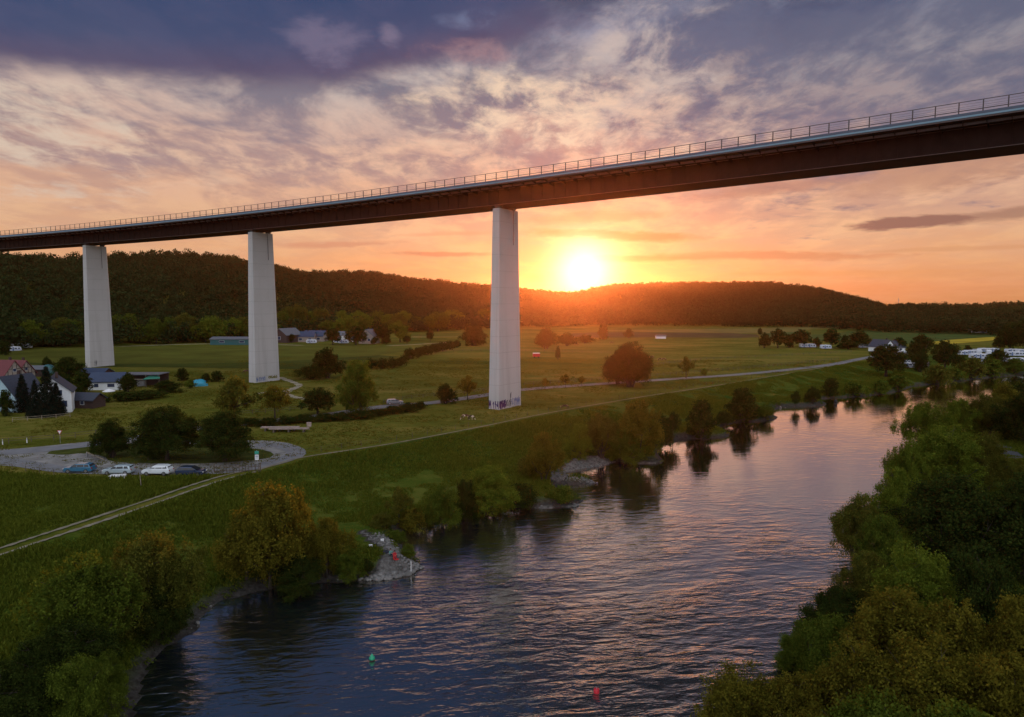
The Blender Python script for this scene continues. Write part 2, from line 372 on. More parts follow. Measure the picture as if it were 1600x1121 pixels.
def leaf_mat(name, c1, c2, trans=.45, tint=None, nscale=5.5):
    m = bpy.data.materials.new(name); m.use_nodes = True; k = NT(m.node_tree); k.N.clear()
    co = k.N.new('ShaderNodeTexCoord').outputs['Object']; oi = k.N.new('ShaderNodeObjectInfo')
    n = k.noise(k.vm('ADD', co, k.vm('SCALE', (7.1, 3.3, 5.7), scale=oi.outputs['Random'])), nscale, 3, .6)
    geo = k.N.new('ShaderNodeNewGeometry')
    f = k.m('ADD', k.m('MULTIPLY', n, .9), k.m('SUBTRACT', k.m('MULTIPLY', geo.outputs['Random Per Island'], .7), .38))
    c = k.ramp(k.mr(f, .15, .75, kind='LINEAR'), [(0, c1 + (1,)), (1, c2 + (1,))])
    c = k.mix(k.m('MULTIPLY', oi.outputs['Random'], .35), c, tuple(v * .6 for v in c2) + (1,))
    df = k.N.new('ShaderNodeBsdfDiffuse'); k.put(df.inputs[0], c)
    tr = k.N.new('ShaderNodeBsdfTranslucent'); k.put(tr.inputs[0], k.mix(.5, c, tint or (c2[0] * 1.5, c2[1] * 1.3, c2[2] * .6, 1)))
    mx = k.N.new('ShaderNodeMixShader'); mx.inputs[0].default_value = trans
    k.L.new(df.outputs[0], mx.inputs[1]); k.L.new(tr.outputs[0], mx.inputs[2])
    o = k.N.new('ShaderNodeOutputMaterial'); k.L.new(mx.outputs[0], o.inputs[0])
    return m

# ------------------------------------------------------------------ the ground, one sheet to the horizon
def axis(lo, hi, flo, fhi, step, grow=1.09, mx=60):
    mid = list(np.arange(flo, fhi, step)); a = []; s = step; v = flo
    while v > lo: s = min(s * grow, mx); v -= s; a.append(v)
    b = []; s = step; v = mid[-1]
    while v < hi: s = min(s * grow, mx); v += s; b.append(v)
    return np.array(a[::-1] + mid + b)
gx = axis(-4200, 4200, -95, 150, .75, 1.035, 26); gy = axis(-900, 5200, 38, 215, .75, 1.028, 26)
GX, GY = np.meshgrid(gx, gy); gzv, lush, mud = ground(GX.ravel(), GY.ravel())
nx, ny = len(gx), len(gy)
ii, jj = np.meshgrid(np.arange(nx - 1), np.arange(ny - 1)); q = (jj * nx + ii).ravel()
gm = bpy.data.materials.new('grass_ground'); gm.use_nodes = True; k = NT(gm.node_tree); b = k.N['Principled BSDF']
co = k.N.new('ShaderNodeTexCoord').outputs['Object']
al = k.N.new('ShaderNodeAttribute'); al.attribute_name = 'lush'; am = k.N.new('ShaderNodeAttribute'); am.attribute_name = 'mud'
n1 = k.noise(k.vm('MULTIPLY', co, (.6, 1.4, 1)), .045, 6, .6, .4); n2 = k.noise(k.vm('MULTIPLY', co, (.7, 1.3, 1)), .45, 6, .65); n3 = k.noise(co, 3.2, 4, .65)
s1 = k.mr(k.noise(k.vm('MULTIPLY', co, (.16, 1, 1)), .16, 5, .6, .6), .35, .65)     # mowing and grazing streaks
n0 = k.noise(k.vm('MULTIPLY', co, (.5, 1.5, 1)), .012, 3, .5, .3)
f = k.m('SUBTRACT', k.m('ADD', k.m('ADD', k.m('MULTIPLY', n1, .62), k.m('MULTIPLY', n2, .40)), k.m('ADD', k.m('MULTIPLY', n3, .26), k.m('MULTIPLY', n0, .5))), .33)
mead = k.ramp(f, [(.36, (.036, .046, .006, 1)), (.47, (.078, .088, .011, 1)), (.56, (.115, .115, .018, 1)), (.68, (.19, .155, .036, 1))])
mead = k.mix(k.m('MULTIPLY', s1, .35), mead, (.092, .105, .014, 1))
lushc = k.ramp(f, [(.34, (.012, .024, .003, 1)), (.46, (.030, .054, .006, 1)), (.56, (.052, .080, .009, 1)), (.68, (.095, .108, .018, 1))])
mudc = k.ramp(k.noise(co, 1.7, 6, .7), [(.35, (.055, .052, .048, 1)), (.65, (.17, .165, .16, 1))])
c = k.mix(al.outputs['Fac'], mead, lushc); c = k.mix(am.outputs['Fac'], c, k.mix(k.mr(am.outputs['Fac'], 1.1, 1.9), k.mix(.62, mudc, (.012, .010, .008, 1)), mudc))
k.put(b.inputs['Base Color'], c); b.inputs['Roughness'].default_value = .95; b.inputs['Specular IOR Level'].default_value = .02
bn = k.N.new('ShaderNodeBump'); bn.inputs['Distance'].default_value = .5; bn.inputs['Strength'].default_value = .8
k.put(bn.inputs['Height'], k.m('ADD', k.m('MULTIPLY', n2, .9), k.m('MULTIPLY', n3, .45))); k.L.new(bn.outputs[0], b.inputs['Normal'])
me = np_mesh('ground', np.stack([GX.ravel(), GY.ravel(), gzv], 1), np.stack([q, q + 1, q + nx + 1, q + nx], 1), [gm], True)
for nm, arr in (('lush', lush), ('mud', mud)):
    a = me.attributes.new(nm, 'FLOAT', 'POINT'); a.data.foreach_set('value', arr.astype(np.float32))
tag(link('ground', me), kind='structure')

# ------------------------------------------------------------------ river
wm = bpy.data.materials.new('river_water'); wm.use_nodes = True; k = NT(wm.node_tree); b = k.N['Principled BSDF']
b.inputs['Base Color'].default_value = (.004, .010, .014, 1); b.inputs['Roughness'].default_value = .05; b.inputs['IOR'].default_value = 2.6; 
co = k.N.new('ShaderNodeTexCoord').outputs['Object']
wv = k.N.new('ShaderNodeMapping'); wv.inputs['Rotation'].default_value = (0, 0, R(-9)); k.put(wv.inputs[0], co); cw = wv.outputs[0]
wv2 = k.N.new('ShaderNodeMapping'); wv2.inputs['Rotation'].default_value = (0, 0, R(-52)); k.put(wv2.inputs[0], co)
h1 = k.noise(k.vm('MULTIPLY', cw, (.34, 1., 1)), .85, 3, .5, .5)
h2 = k.noise(k.vm('MULTIPLY', cw, (.42, 1., 1)), 2.3, 4, .55, .4)
h3 = k.noise(k.vm('MULTIPLY', cw, (.7, 1., 1)), 7., 2, .5)
flow = k.mr(k.noise(k.vm('MULTIPLY', wv2.outputs[0], (.12, 1, 1)), .11, 3, .5, .6), .35, .65, .55, 1.15)
patch = k.mr(k.noise(k.vm('MULTIPLY', cw, (.5, 1, 1)), .05, 4, .55, .8), .35, .65, .45, 1.25)
hh = k.m('ADD', k.m('ADD', k.m('MULTIPLY', h1, .21), k.m('MULTIPLY', h2, .05)), k.m('MULTIPLY', h3, .010))
bn = k.N.new('ShaderNodeBump'); bn.inputs['Distance'].default_value = 1.0; bn.inputs['Strength'].default_value = 1.0
wx_, wy_, wz_ = k.sep(co); calm = k.mr(wy_, 46, 130, 1.35, .23)
k.put(bn.inputs['Height'], k.m('MULTIPLY', k.m('MULTIPLY', hh, k.m('MULTIPLY', patch, flow)), calm)); k.L.new(bn.outputs[0], b.inputs['Normal'])
gl = k.N.new('ShaderNodeBsdfGlossy'); gl.inputs['Roughness'].default_value = .05; gl.inputs['Color'].default_value = (1, .90, .77, 1); k.L.new(bn.outputs[0], gl.inputs['Normal'])
fr = k.N.new('ShaderNodeFresnel'); fr.inputs['IOR'].default_value = 1.75; k.L.new(bn.outputs[0], fr.inputs['Normal'])
mxw = k.N.new('ShaderNodeMixShader'); k.put(mxw.inputs[0], k.m('MULTIPLY', fr.outputs[0], 2.1, clamp=True)); k.L.new(b.outputs[0], mxw.inputs[1]); k.L.new(gl.outputs[0], mxw.inputs[2])
k.L.new(mxw.outputs[0], [n for n in k.N if n.type == 'OUTPUT_MATERIAL'][0].inputs['Surface'])
me = np_mesh('river', [(-120, -320, WATER), (560, -320, WATER), (560, 560, WATER), (-120, 560, WATER)], [(0, 1, 2, 3)], [wm])
tag(link('river', me), kind='structure')

# ------------------------------------------------------------------ bridge
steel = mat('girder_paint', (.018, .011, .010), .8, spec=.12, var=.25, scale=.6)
slab = mat('deck_concrete', (.30, .30, .31), .8, var=.15, scale=.8)
fascia_m = mat('fascia_sheet', (.13, .22, .28), .32, var=.08, scale=.5)
rail_m = mat('railing_steel', (.055, .04, .04), .6, var=.1)
asph = mat('asphalt', (.055, .06, .068), .85, var=.25, scale=.8, bump=.01)
pm = bpy.data.materials.new('pier_concrete'); pm.use_nodes = True; k = NT(pm.node_tree); b = k.N['Principled BSDF']
co = k.N.new('ShaderNodeTexCoord').outputs['Object']
st = k.noise(k.vm('MULTIPLY', co, (1., 1., .04)), .8, 5, .6); bl = k.noise(co, .12, 4, .6)
ox, oy, oz = k.sep(co); ring = k.mr(k.m('ABSOLUTE', k.m('SUBTRACT', k.m('FRACT', k.m('DIVIDE', oz, 4.2)), .5)), .0, .016, .68, 1.)
c = k.mix(k.m('MULTIPLY', k.mr(st, .50, .80), .6), (.46, .46, .465, 1), (.31, .305, .30, 1)); c = k.mix(k.m('MULTIPLY', k.mr(bl, .4, .7), .35), c, (.38, .38, .37, 1))
c = k.vm('SCALE', c, scale=ring)
k.put(b.inputs['Base Color'], c); b.inputs['Roughness'].default_value = .85
KC = -.621 / 1000
def bp(t, off, z=0.0):
    a = -R(34.574); m_ = a + KC * t / 2; s_ = math.sin(KC * t / 2) / (KC * t / 2) if abs(t) > 1e-6 else 1; ang_ = a + KC * t
    zz = 52.3456 + .009491 * t + .5402e-5 * t * t
    return Vector((-1.7887 + t * s_ * math.cos(m_) + off * math.sin(ang_), 180.1117 + t * s_ * math.sin(m_) - off * math.cos(ang_), zz + z))
T0, T1 = -620, 330
TS = list(np.arange(T0, T1 + 1, 5.0))
def sweep(prof, closed=True, ts=TS):
    mb = MB(); n = len(prof); vs = []; fs = []
    for t in ts: vs += [bp(t, o_, z_) for o_, z_ in prof]
    for i in range(len(ts) - 1):
        for j in range(n if closed else n - 1): fs.append((i * n + j, i * n + (j + 1) % n, (i + 1) * n + (j + 1) % n, (i + 1) * n + j))
    if closed: fs += [tuple(range(n)), tuple((len(ts) - 1) * n + j for j in range(n))[::-1]]
    return mb.add(vs, fs)
trim = mat('girder_edge_paint', (.13, .095, .095), .5, spec=.4, var=.2)
bridge = empty('motorway_bridge', (0, 0, 0), 0, 'long dark steel girder motorway bridge on tall pale concrete piers crossing the valley', 'bridge')
HB = 4.55
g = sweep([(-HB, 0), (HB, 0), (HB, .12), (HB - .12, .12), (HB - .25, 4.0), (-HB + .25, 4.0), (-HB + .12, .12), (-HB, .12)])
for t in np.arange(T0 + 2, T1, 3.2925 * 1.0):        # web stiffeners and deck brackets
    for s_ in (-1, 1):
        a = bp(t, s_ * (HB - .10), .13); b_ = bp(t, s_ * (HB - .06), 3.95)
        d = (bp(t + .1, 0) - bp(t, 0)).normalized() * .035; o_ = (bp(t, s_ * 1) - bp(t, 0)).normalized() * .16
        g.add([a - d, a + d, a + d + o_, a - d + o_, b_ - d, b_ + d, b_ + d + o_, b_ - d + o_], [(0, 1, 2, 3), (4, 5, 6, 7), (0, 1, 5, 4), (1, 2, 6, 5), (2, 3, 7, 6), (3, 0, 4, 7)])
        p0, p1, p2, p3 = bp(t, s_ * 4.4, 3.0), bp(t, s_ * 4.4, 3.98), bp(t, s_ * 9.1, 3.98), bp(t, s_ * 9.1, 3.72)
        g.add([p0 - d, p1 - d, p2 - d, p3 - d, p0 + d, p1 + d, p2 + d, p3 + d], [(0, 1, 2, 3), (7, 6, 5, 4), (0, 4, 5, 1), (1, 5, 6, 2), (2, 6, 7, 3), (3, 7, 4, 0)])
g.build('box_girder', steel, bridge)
for s_ in (-1, 1):
    sweep([(s_ * (HB - .1), -.02), (s_ * (HB + .16), -.02), (s_ * (HB + .16), .05), (s_ * (HB - .1), .05)]).build('bottom_flange', trim, bridge)
    sweep([(s_ * HB, 3.72), (s_ * (HB + .22), 3.72), (s_ * (HB + .22), 3.78), (s_ * HB, 3.78)]).build('web_flange', trim, bridge)
    sweep([(s_ * 7.3, 3.55), (s_ * 7.5, 3.55), (s_ * 7.5, 3.97), (s_ * 7.3, 3.97)]).build('edge_beam', trim, bridge)
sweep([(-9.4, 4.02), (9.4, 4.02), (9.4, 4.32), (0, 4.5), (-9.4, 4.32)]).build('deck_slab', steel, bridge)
sweep([(-8.6, 4.36), (8.6, 4.36), (0, 4.56)]).build('road_surface', asph, bridge)
for s_ in (-1, 1):
    fa = [(s_ * 9.42, 4.05), (s_ * 9.62, 4.05), (s_ * 9.62, 4.42), (s_ * 9.5, 4.50), (s_ * 9.62, 4.62), (s_ * 9.30, 4.98), (s_ * 9.1, 4.98), (s_ * 9.1, 4.35), (s_ * 9.42, 4.35)]
    f1 = sweep([(s_ * 9.43, 4.06), (s_ * 9.62, 4.06), (s_ * 9.62, 4.28), (s_ * 9.43, 4.28)]).build('edge_girder', trim, bridge)
    sweep([(s_ * 9.43, 4.285), (s_ * 9.80, 4.30), (s_ * 9.48, 4.66), (s_ * 9.30, 4.66)]).build('fascia', fascia_m, bridge)
    sweep([(s_ * 9.15, 4.36), (s_ * 9.46, 4.665), (s_ * 9.44, 5.12), (s_ * 9.15, 5.12)]).build('parapet', mat('parapet_blue', (.05, .07, .11), .5, var=.1), bridge)
    rl = MB()
    for z_, r_ in ((6.93, .06), (5.52, .07), (6.5, .015), (6.1, .015), (5.8, .015)):
        rl.tube([bp(t, s_ * 9.3, z_) for t in TS], r_, 5)
    ra = rl.build('railing', rail_m, bridge)
    pmesh = None; rest = MB(); cnt = 0
    for t in np.arange(119, T0, -3.2925) if s_ > 0 else np.arange(160, T0, -3.2925):
        a = bp(t, s_ * 9.3, 0); ang_ = -R(34.574) + KC * t
        if cnt < 100 and s_ > 0:
            if pmesh is None:
                o_ = MB().box((0, 0, 6.0), (.17, .12, 1.86)).build('post', rail_m, ra); pmesh = o_.data
            else: o_ = link('post', pmesh, ra)
            o_.location = a; o_.rotation_euler = (0, 0, ang_); cnt += 1
        else: rest.box(tuple(a + Vector((0, 0, 6.0))), (.17, .12, 1.86), ang_)
    tag(rest.build('posts', rail_m, ra), kind='stuff')
# guard net between posts, thin wires
bear_m = mat('bearing_steel', (.04, .035, .035), .5)
gr_v = mat('spray_violet', (.05, .02, .12), .7); gr_b = mat('spray_blue', (.10, .16, .34), .7); gr_k = mat('spray_black', (.02, .02, .025), .7); gr_y = mat('spray_olive', (.16, .15, .03), .7)
def graffiti(parent, side, u0, u1, z0, z1, mt, seed, n, D, W, wd=.12, loops=.4):
    """sprayed strokes a few mm proud of the concrete"""
    rr = random.Random(seed); mb = MB()
    def P3(u, z):
        if side == 'end': return (W / 2 + .012 - (W - WT) / 2 * z / HTOP, u, z)
        return (u, D / 2 + .012 - (D - DT) / 2 * z / HTOP, z)
    for i in range(n):
        u = u0 + (u1 - u0) * (i + .5) / n + rr.uniform(-.1, .1); wl = (u1 - u0) / n * .42; pts = []
        if rr.random() < loops:
            a0 = rr.uniform(0, 6); pts = [(u + wl * math.cos(a0 + k_ * .62), (z0 + z1) / 2 + (z1 - z0) * .42 * math.sin(a0 + k_ * .62) * rr.uniform(.8, 1)) for k_ in range(rr.randint(6, 10))]
        else:
            zz = [z0, z1 * rr.uniform(.8, 1.), z0 + (z1 - z0) * rr.uniform(.2, .6), z1 * rr.uniform(.6, .95)]
            pts = [(u - wl, zz[0]), (u - wl * rr.uniform(.3, .9), zz[1]), (u + wl * rr.uniform(-.2, .3), zz[2]), (u + wl, zz[3]), (u + wl * .8, z0 + .1)][:rr.randint(3, 5)]
        for (a, za), (c_, zc) in zip(pts, pts[1:]):
            L = math.hypot(c_ - a, zc - za) + 1e-6; ex, ez = -(zc - za) / L * wd / 2, (c_ - a) / L * wd / 2
            mb.add([P3(a + ex, za + ez), P3(a - ex, za - ez), P3(c_ - ex, zc - ez), P3(c_ + ex, zc + ez)], [(0, 1, 2, 3)])
    return mb.build('graffiti', mt, parent)
DB, DT, WB_, WT = 10.25, 8.52, 3.46, 2.145
for t in (-395, -296, -196.906, -99.169, 0.0, 128.0, 236.0):
    a = bp(t, 0); gz0 = gz(a.x, a.y); HTOP = a.z - .75 - gz0; ang_ = -R(34.574) + KC * t
    mb = MB(); n_ = 9
    for i in range(n_):
        z_ = -2 + (HTOP + 2) * i / (n_ - 1); q_ = max(0, z_ / HTOP); X = (WB_ + (WT - WB_) * q_) / 2; Y = (DB + (DT - DB) * q_) / 2; c_ = .12
        mb.v += [(X - c_, -Y, z_), (X, -Y + c_, z_), (X, Y - c_, z_), (X - c_, Y, z_), (-X + c_, Y, z_), (-X, Y - c_, z_), (-X, -Y + c_, z_), (-X + c_, -Y, z_)]
    for i in range(n_ - 1):
        for j in range(8): mb.f.append((i * 8 + j, i * 8 + (j + 1) % 8, i * 8 + 8 + (j + 1) % 8, i * 8 + 8 + j)); mb.mi.append(0)
    mb.f.append(tuple((n_ - 1) * 8 + j for j in range(8))); mb.mi.append(0)
    p = mb.build('pier', pm, bridge); p.location = (a.x, a.y, gz0); p.rotation_euler = (0, 0, ang_)
    # local +x runs along the bridge towards the right bank, local -y is the near side
    for yy in (-3.1, 3.1):
        MB().box((0, yy, HTOP + .20), (1.1, 1.3, .40)).box((0, yy, HTOP + .575), (1.5, 1.7, .33)).build('bearing', bear_m, p)
    MB().box((-1.6, -DT / 2 + .7, HTOP - .55), (1.6, .8, .12)).build('inspection_bracket', bear_m, p)
    if t == 0.0:
        def flip(o): o.rotation_euler = (0, 0, math.pi); return o
        # -y face (narrow, near) and +x wide face; strokes built on the +x face
        graffiti(p, 'end', -4.9, -1.9, .15, 2.6, gr_v, 3, 9, DB, WB_, .30, .6)
        graffiti(p, 'end', -1.9, .5, .3, 2.4, gr_k, 5, 4, DB, WB_, .14, .8)
        graffiti(p, 'end', .2, 4.6, .3, 2.7, gr_b, 8, 9, DB, WB_, .16, .3)
        flip(graffiti(p, 'side', -1.5, 1.5, .2, 2.4, gr_v, 12, 4, DB, WB_, .22, .5))
        graffiti(p, 'end', -.1, .25, 2.0, 4.6, gr_k, 2, 1, DB, WB_, .22, 0)
    if t == -99.169:
        graffiti(p, 'end', -4.6, -.9, .3, 2.0, gr_b, 21, 8, DB, WB_, .16, .25)
        graffiti(p, 'end', .2, 3.9, .9, 1.9, gr_y, 22, 6, DB, WB_, .34, .6)
    if t == -196.906:
        graffiti(p, 'end', -3.3, -2.0, .5, 3.0, gr_k, 31, 3, DB, WB_, .07, 0)
    mb = MB()   # steel drain pipe on the wide face
    mb.tube([(WT / 2 + .14, 1.9, HTOP - .1), (WB_ / 2 + .10 - (WB_ - WT) / 2 * (HTOP - 9) / HTOP, 1.9, HTOP - 9)], .07, 6).build('drain_pipe', bear_m, p)

# ------------------------------------------------------------------ vegetation
L_GREEN = leaf_mat('leaves_green', (.028, .052, .008), (.135, .180, .024))
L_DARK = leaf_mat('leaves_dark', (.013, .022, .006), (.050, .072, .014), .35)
L_OLIVE = leaf_mat('leaves_olive', (.050, .054, .008), (.205, .185, .024), .5, (.28, .21, .02, 1))
L_WILLOW = leaf_mat('leaves_willow', (.038, .052, .010), (.165, .170, .028), .5, (.22, .19, .02, 1))
L_LIGHT = leaf_mat('leaves_fresh', (.048, .080, .010), (.190, .245, .030), .5)
L_BLUE = leaf_mat('needles_blue', (.006, .012, .009), (.018, .030, .020), .15)
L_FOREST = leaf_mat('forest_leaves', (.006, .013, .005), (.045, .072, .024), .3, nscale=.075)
BARK = mat('bark', (.045, .034, .026), .95, var=.4, scale=4, bump=.03)
def crown_arrays(seed, nleaf, leaf, style):
    r = np.random.default_rng(seed)
    if style == 'round': nl, zlo, zhi, vr = 22, .30, .84, .19
    elif style == 'bush': nl, zlo, zhi, vr = 20, .16, .80, .20
    elif style == 'willow': nl, zlo, zhi, vr = 24, .20, .82, .17
    elif style == 'airy': nl, zlo, zhi, vr = 16, .38, .84, .155
    elif style == 'shrub': nl, zlo, zhi, vr = 9, .32, .62, .34
    elif style == 'spruce': nl = 0
    if style == 'spruce':
        tiers = 26; cc = []; 
        for i in range(tiers):
            z = .05 + .93 * i / tiers; rad = .5 * (1 - z) ** .85 + .012; nb = max(5, int(15 * (1 - z)))
            for j in range(nb):
                a = 2 * math.pi * (j + r.random()) / nb
                for q_ in (.35, .6, .82, 1.0):
                    cc.append((math.cos(a) * rad * q_, math.sin(a) * rad * q_, z - .055 * q_ + .02 * r.standard_normal(), .022 + .03 * rad))
        cc = np.array(cc); lob = cc; pick = r.integers(0, len(cc), nleaf)
        pos = cc[pick, :3] + r.normal(0, 1, (nleaf, 3)) * cc[pick, 3:4] * np.array([1, 1, .45])
        out = pos * np.array([1, 1, .3]); lobes = []
    else:
        lobes = []
        for i in range(nl):
            u = (i + .5) / nl; z = zlo + (zhi - zlo) * (u ** .9)
            mz = (z - zlo) / (zhi - zlo); env = math.sqrt(max(.05, 1 - (1.9 * (mz - .42)) ** 2 * .9))
            a = i * 2.39996 + r.uniform(-.8, .8); rad = (.5 - vr * .78) * env * (r.uniform(.5, 1.22) if i % 4 else r.uniform(0, .4))
            lobes.append((math.cos(a) * rad, math.sin(a) * rad, z + r.uniform(-.07, .07), vr * r.uniform(.42, 1.2)))
        lobes.append((r.uniform(-.05, .05), r.uniform(-.05, .05), 1 - vr * .62, vr * .72))
        lobes = np.array(lobes)
        # twig clusters on every lobe
        nc = 34 if style != 'airy' else 22; cl = []
        for L in lobes:
            d = r.normal(0, 1, (nc, 3)); d[:, 2] = d[:, 2] * .8 + .15; d /= np.linalg.norm(d, axis=1)[:, None]
            cl.append(np.concatenate([L[:3] + d * L[3] * r.uniform(.62, 1.32, (nc, 1)) * np.array([1, 1, .82]), np.full((nc, 1), L[3])], 1))
        cl = np.concatenate(cl)
        wt = cl[:, 3] ** 2; wt = wt * r.uniform(.05, 1., len(wt)) ** 1.6; pick = r.choice(len(cl), nleaf, p=wt / wt.sum())
        sg = .17 if style != 'airy' else .26
        off = r.normal(0, 1, (nleaf, 3)); 
        if style == 'willow': off *= np.array([.8, .8, 1.45])
        pos = cl[pick, :3] + off * cl[pick, 3:4] * sg
        pos[:, 2] = np.clip(pos[:, 2], .005, 1.02)
        ctr = lobes[pick // nc, :3]; out = pos - ctr
    out = out / (np.linalg.norm(out, axis=1)[:, None] + 1e-6)
    nrm = out * .55 + r.normal(0, .55, (nleaf, 3)) + np.array([0, 0, .35]); nrm /= np.linalg.norm(nrm, axis=1)[:, None]
    t = np.cross(nrm, r.normal(0, 1, (nleaf, 3))); t /= np.linalg.norm(t, axis=1)[:, None]; b = np.cross(nrm, t)
    s = leaf * r.uniform(.55, 1.25, (nleaf, 1)); asp = .62
    if style == 'spruce': asp = .45
    v = np.stack([pos - t * s, pos - b * s * asp + t * s * .1, pos + t * s, pos + b * s * asp + t * s * .1], 1).reshape(-1, 3)
    f = np.arange(nleaf * 4).reshape(-1, 4)
    return v, f, lobes
def trunk_mb(seed, lobes, style):
    r = random.Random(seed); mb = MB(); 
    if style == 'spruce':
        return mb.tube([(0, 0, -.02), (0, 0, .5), (0, 0, .97)], [.022, .013, .003], 7)
    stems = 1 if style in ('round', 'airy') else 4
    th = {'round': .30, 'airy': .36, 'bush': .12, 'willow': .14, 'shrub': .1}[style]
    base_r = {'round': .030, 'airy': .022, 'bush': .022, 'willow': .022, 'shrub': .015}[style]
    for s_ in range(stems):
        a = s_ * 1.7 + r.random(); o_ = 0 if stems == 1 else .05
        top = (math.cos(a) * o_ * 1.6, math.sin(a) * o_ * 1.6, th)
        mb.tube([(math.cos(a) * o_, math.sin(a) * o_, -.03), (math.cos(a) * o_ * 1.2 + .006, math.sin(a) * o_ * 1.1, th * .5), top], [base_r * 1.35, base_r, base_r * .85], 8)
        for i, L in enumerate(lobes):
            if stems > 1 and i % stems != s_: continue
            m_ = (top[0] * .4 + L[0] * .6 + r.uniform(-.02, .02), top[1] * .4 + L[1] * .6, max(th, top[2] * .55 + L[2] * .45))
            mb.tube([top, m_, (L[0], L[1], L[2])], [base_r * .55, base_r * .32, base_r * .12], 5, False)
            for q_ in range(3):
                e_ = (L[0] + r.uniform(-1, 1) * L[3], L[1] + r.uniform(-1, 1) * L[3], L[2] + r.uniform(-.4, .9) * L[3])
                mb.tube([(L[0], L[1], L[2]), e_], [base_r * .14, base_r * .04], 4, False)
    return mb
PROTO = {}
def proto(style, lod, var):
    key = (style, lod, var)
    if key not in PROTO:
        n, s = {'near': (46000, .0125), 'mid': (11000, .024), 'far': (2200, .052), 'tiny': (700, .085)}[lod]
        if style == 'airy': n = int(n * .55)
        if style == 'shrub': n = int(n * .7); s *= 1.25
        if style == 'spruce': n = int(n * 1.2)
        sd = sum(map(ord, style)) * 7 + var * 13
        v, f, lb = crown_arrays(sd, n, s, style)
        cm = np_mesh('crown', v, f, [L_GREEN])
        tm = trunk_mb(sd, lb, style); o = tm.build('trunk', BARK, None, True); tmesh = o.data; bpy.data.objects.remove(o)
        PROTO[key] = (cm, tmesh)
    return PROTO[key]
TREES = []
def tree(x, y, h, wd, style='round', lm=None, lod='far', name='tree', label=None, cat='tree', group=None, rz=None, sink=0.0):
    z = max(gz(x, y), WATER - .3) - sink; rr = random.Random(int(x * 97 + y * 31))
    cm, tm = proto(style, lod, rr.randint(0, 3 if lod == 'near' else 4))
    t = empty(name, (x, y, z), 0, label, cat, group)
    r_ = rr.uniform(0, 6.28) if rz is None else rz
    for nm, me_, m_ in (('trunk', tm, BARK), ('crown', cm, lm or L_GREEN)):
        o = link(nm, me_, t); o.scale = (wd * 1.0, wd * rr.uniform(.88, 1.1), h); o.rotation_euler = (0, 0, r_)
        if nm == 'crown':
            o.material_slots[0].link = 'OBJECT'; o.material_slots[0].material = m_
    TREES.append(t); return t
def tpx(px, pyb, pyt, wpx, **kw):
    """tree given by its foot, top and width in the photo, turned into metres where it stands"""
    x, y = gt(px, pyb); z = gz(x, y); d = math.hypot(x, y); ds = y * math.cos(R(PITCH)) + (CAMZ - z) * math.sin(R(PITCH))
    e = azel(px, pyt)[1]; h = CAMZ + d * math.tan(R(e)) - z
    return tree(x, y, max(.8, h), wpx / F * ds, **kw)
def tcan(px, pyt, wpx, ztop, hgt=None, **kw):
    """tree of the near right bank given by its crown top, whose height above the river is known"""
    x, y = gpt(px, pyt, ztop); wm = wpx / F * (y + 3)
    # the tallest point of a crown lies over its middle
    z = gz(x, y); return tree(x, y, ztop - max(z, WATER), wm, **kw)
G_BANK = 'riverside trees and bushes of the left bank'; G_MEAD = 'trees around the lane and meadows'; G_RB = 'trees packed along the right river bank'; G_FAR = 'trees at the foot of the wooded hills'; G_FARM = 'trees round the distant farm'; G_HEDGE = 'hedge bushes between two meadows'
B = 'bush'; W_ = 'willow'
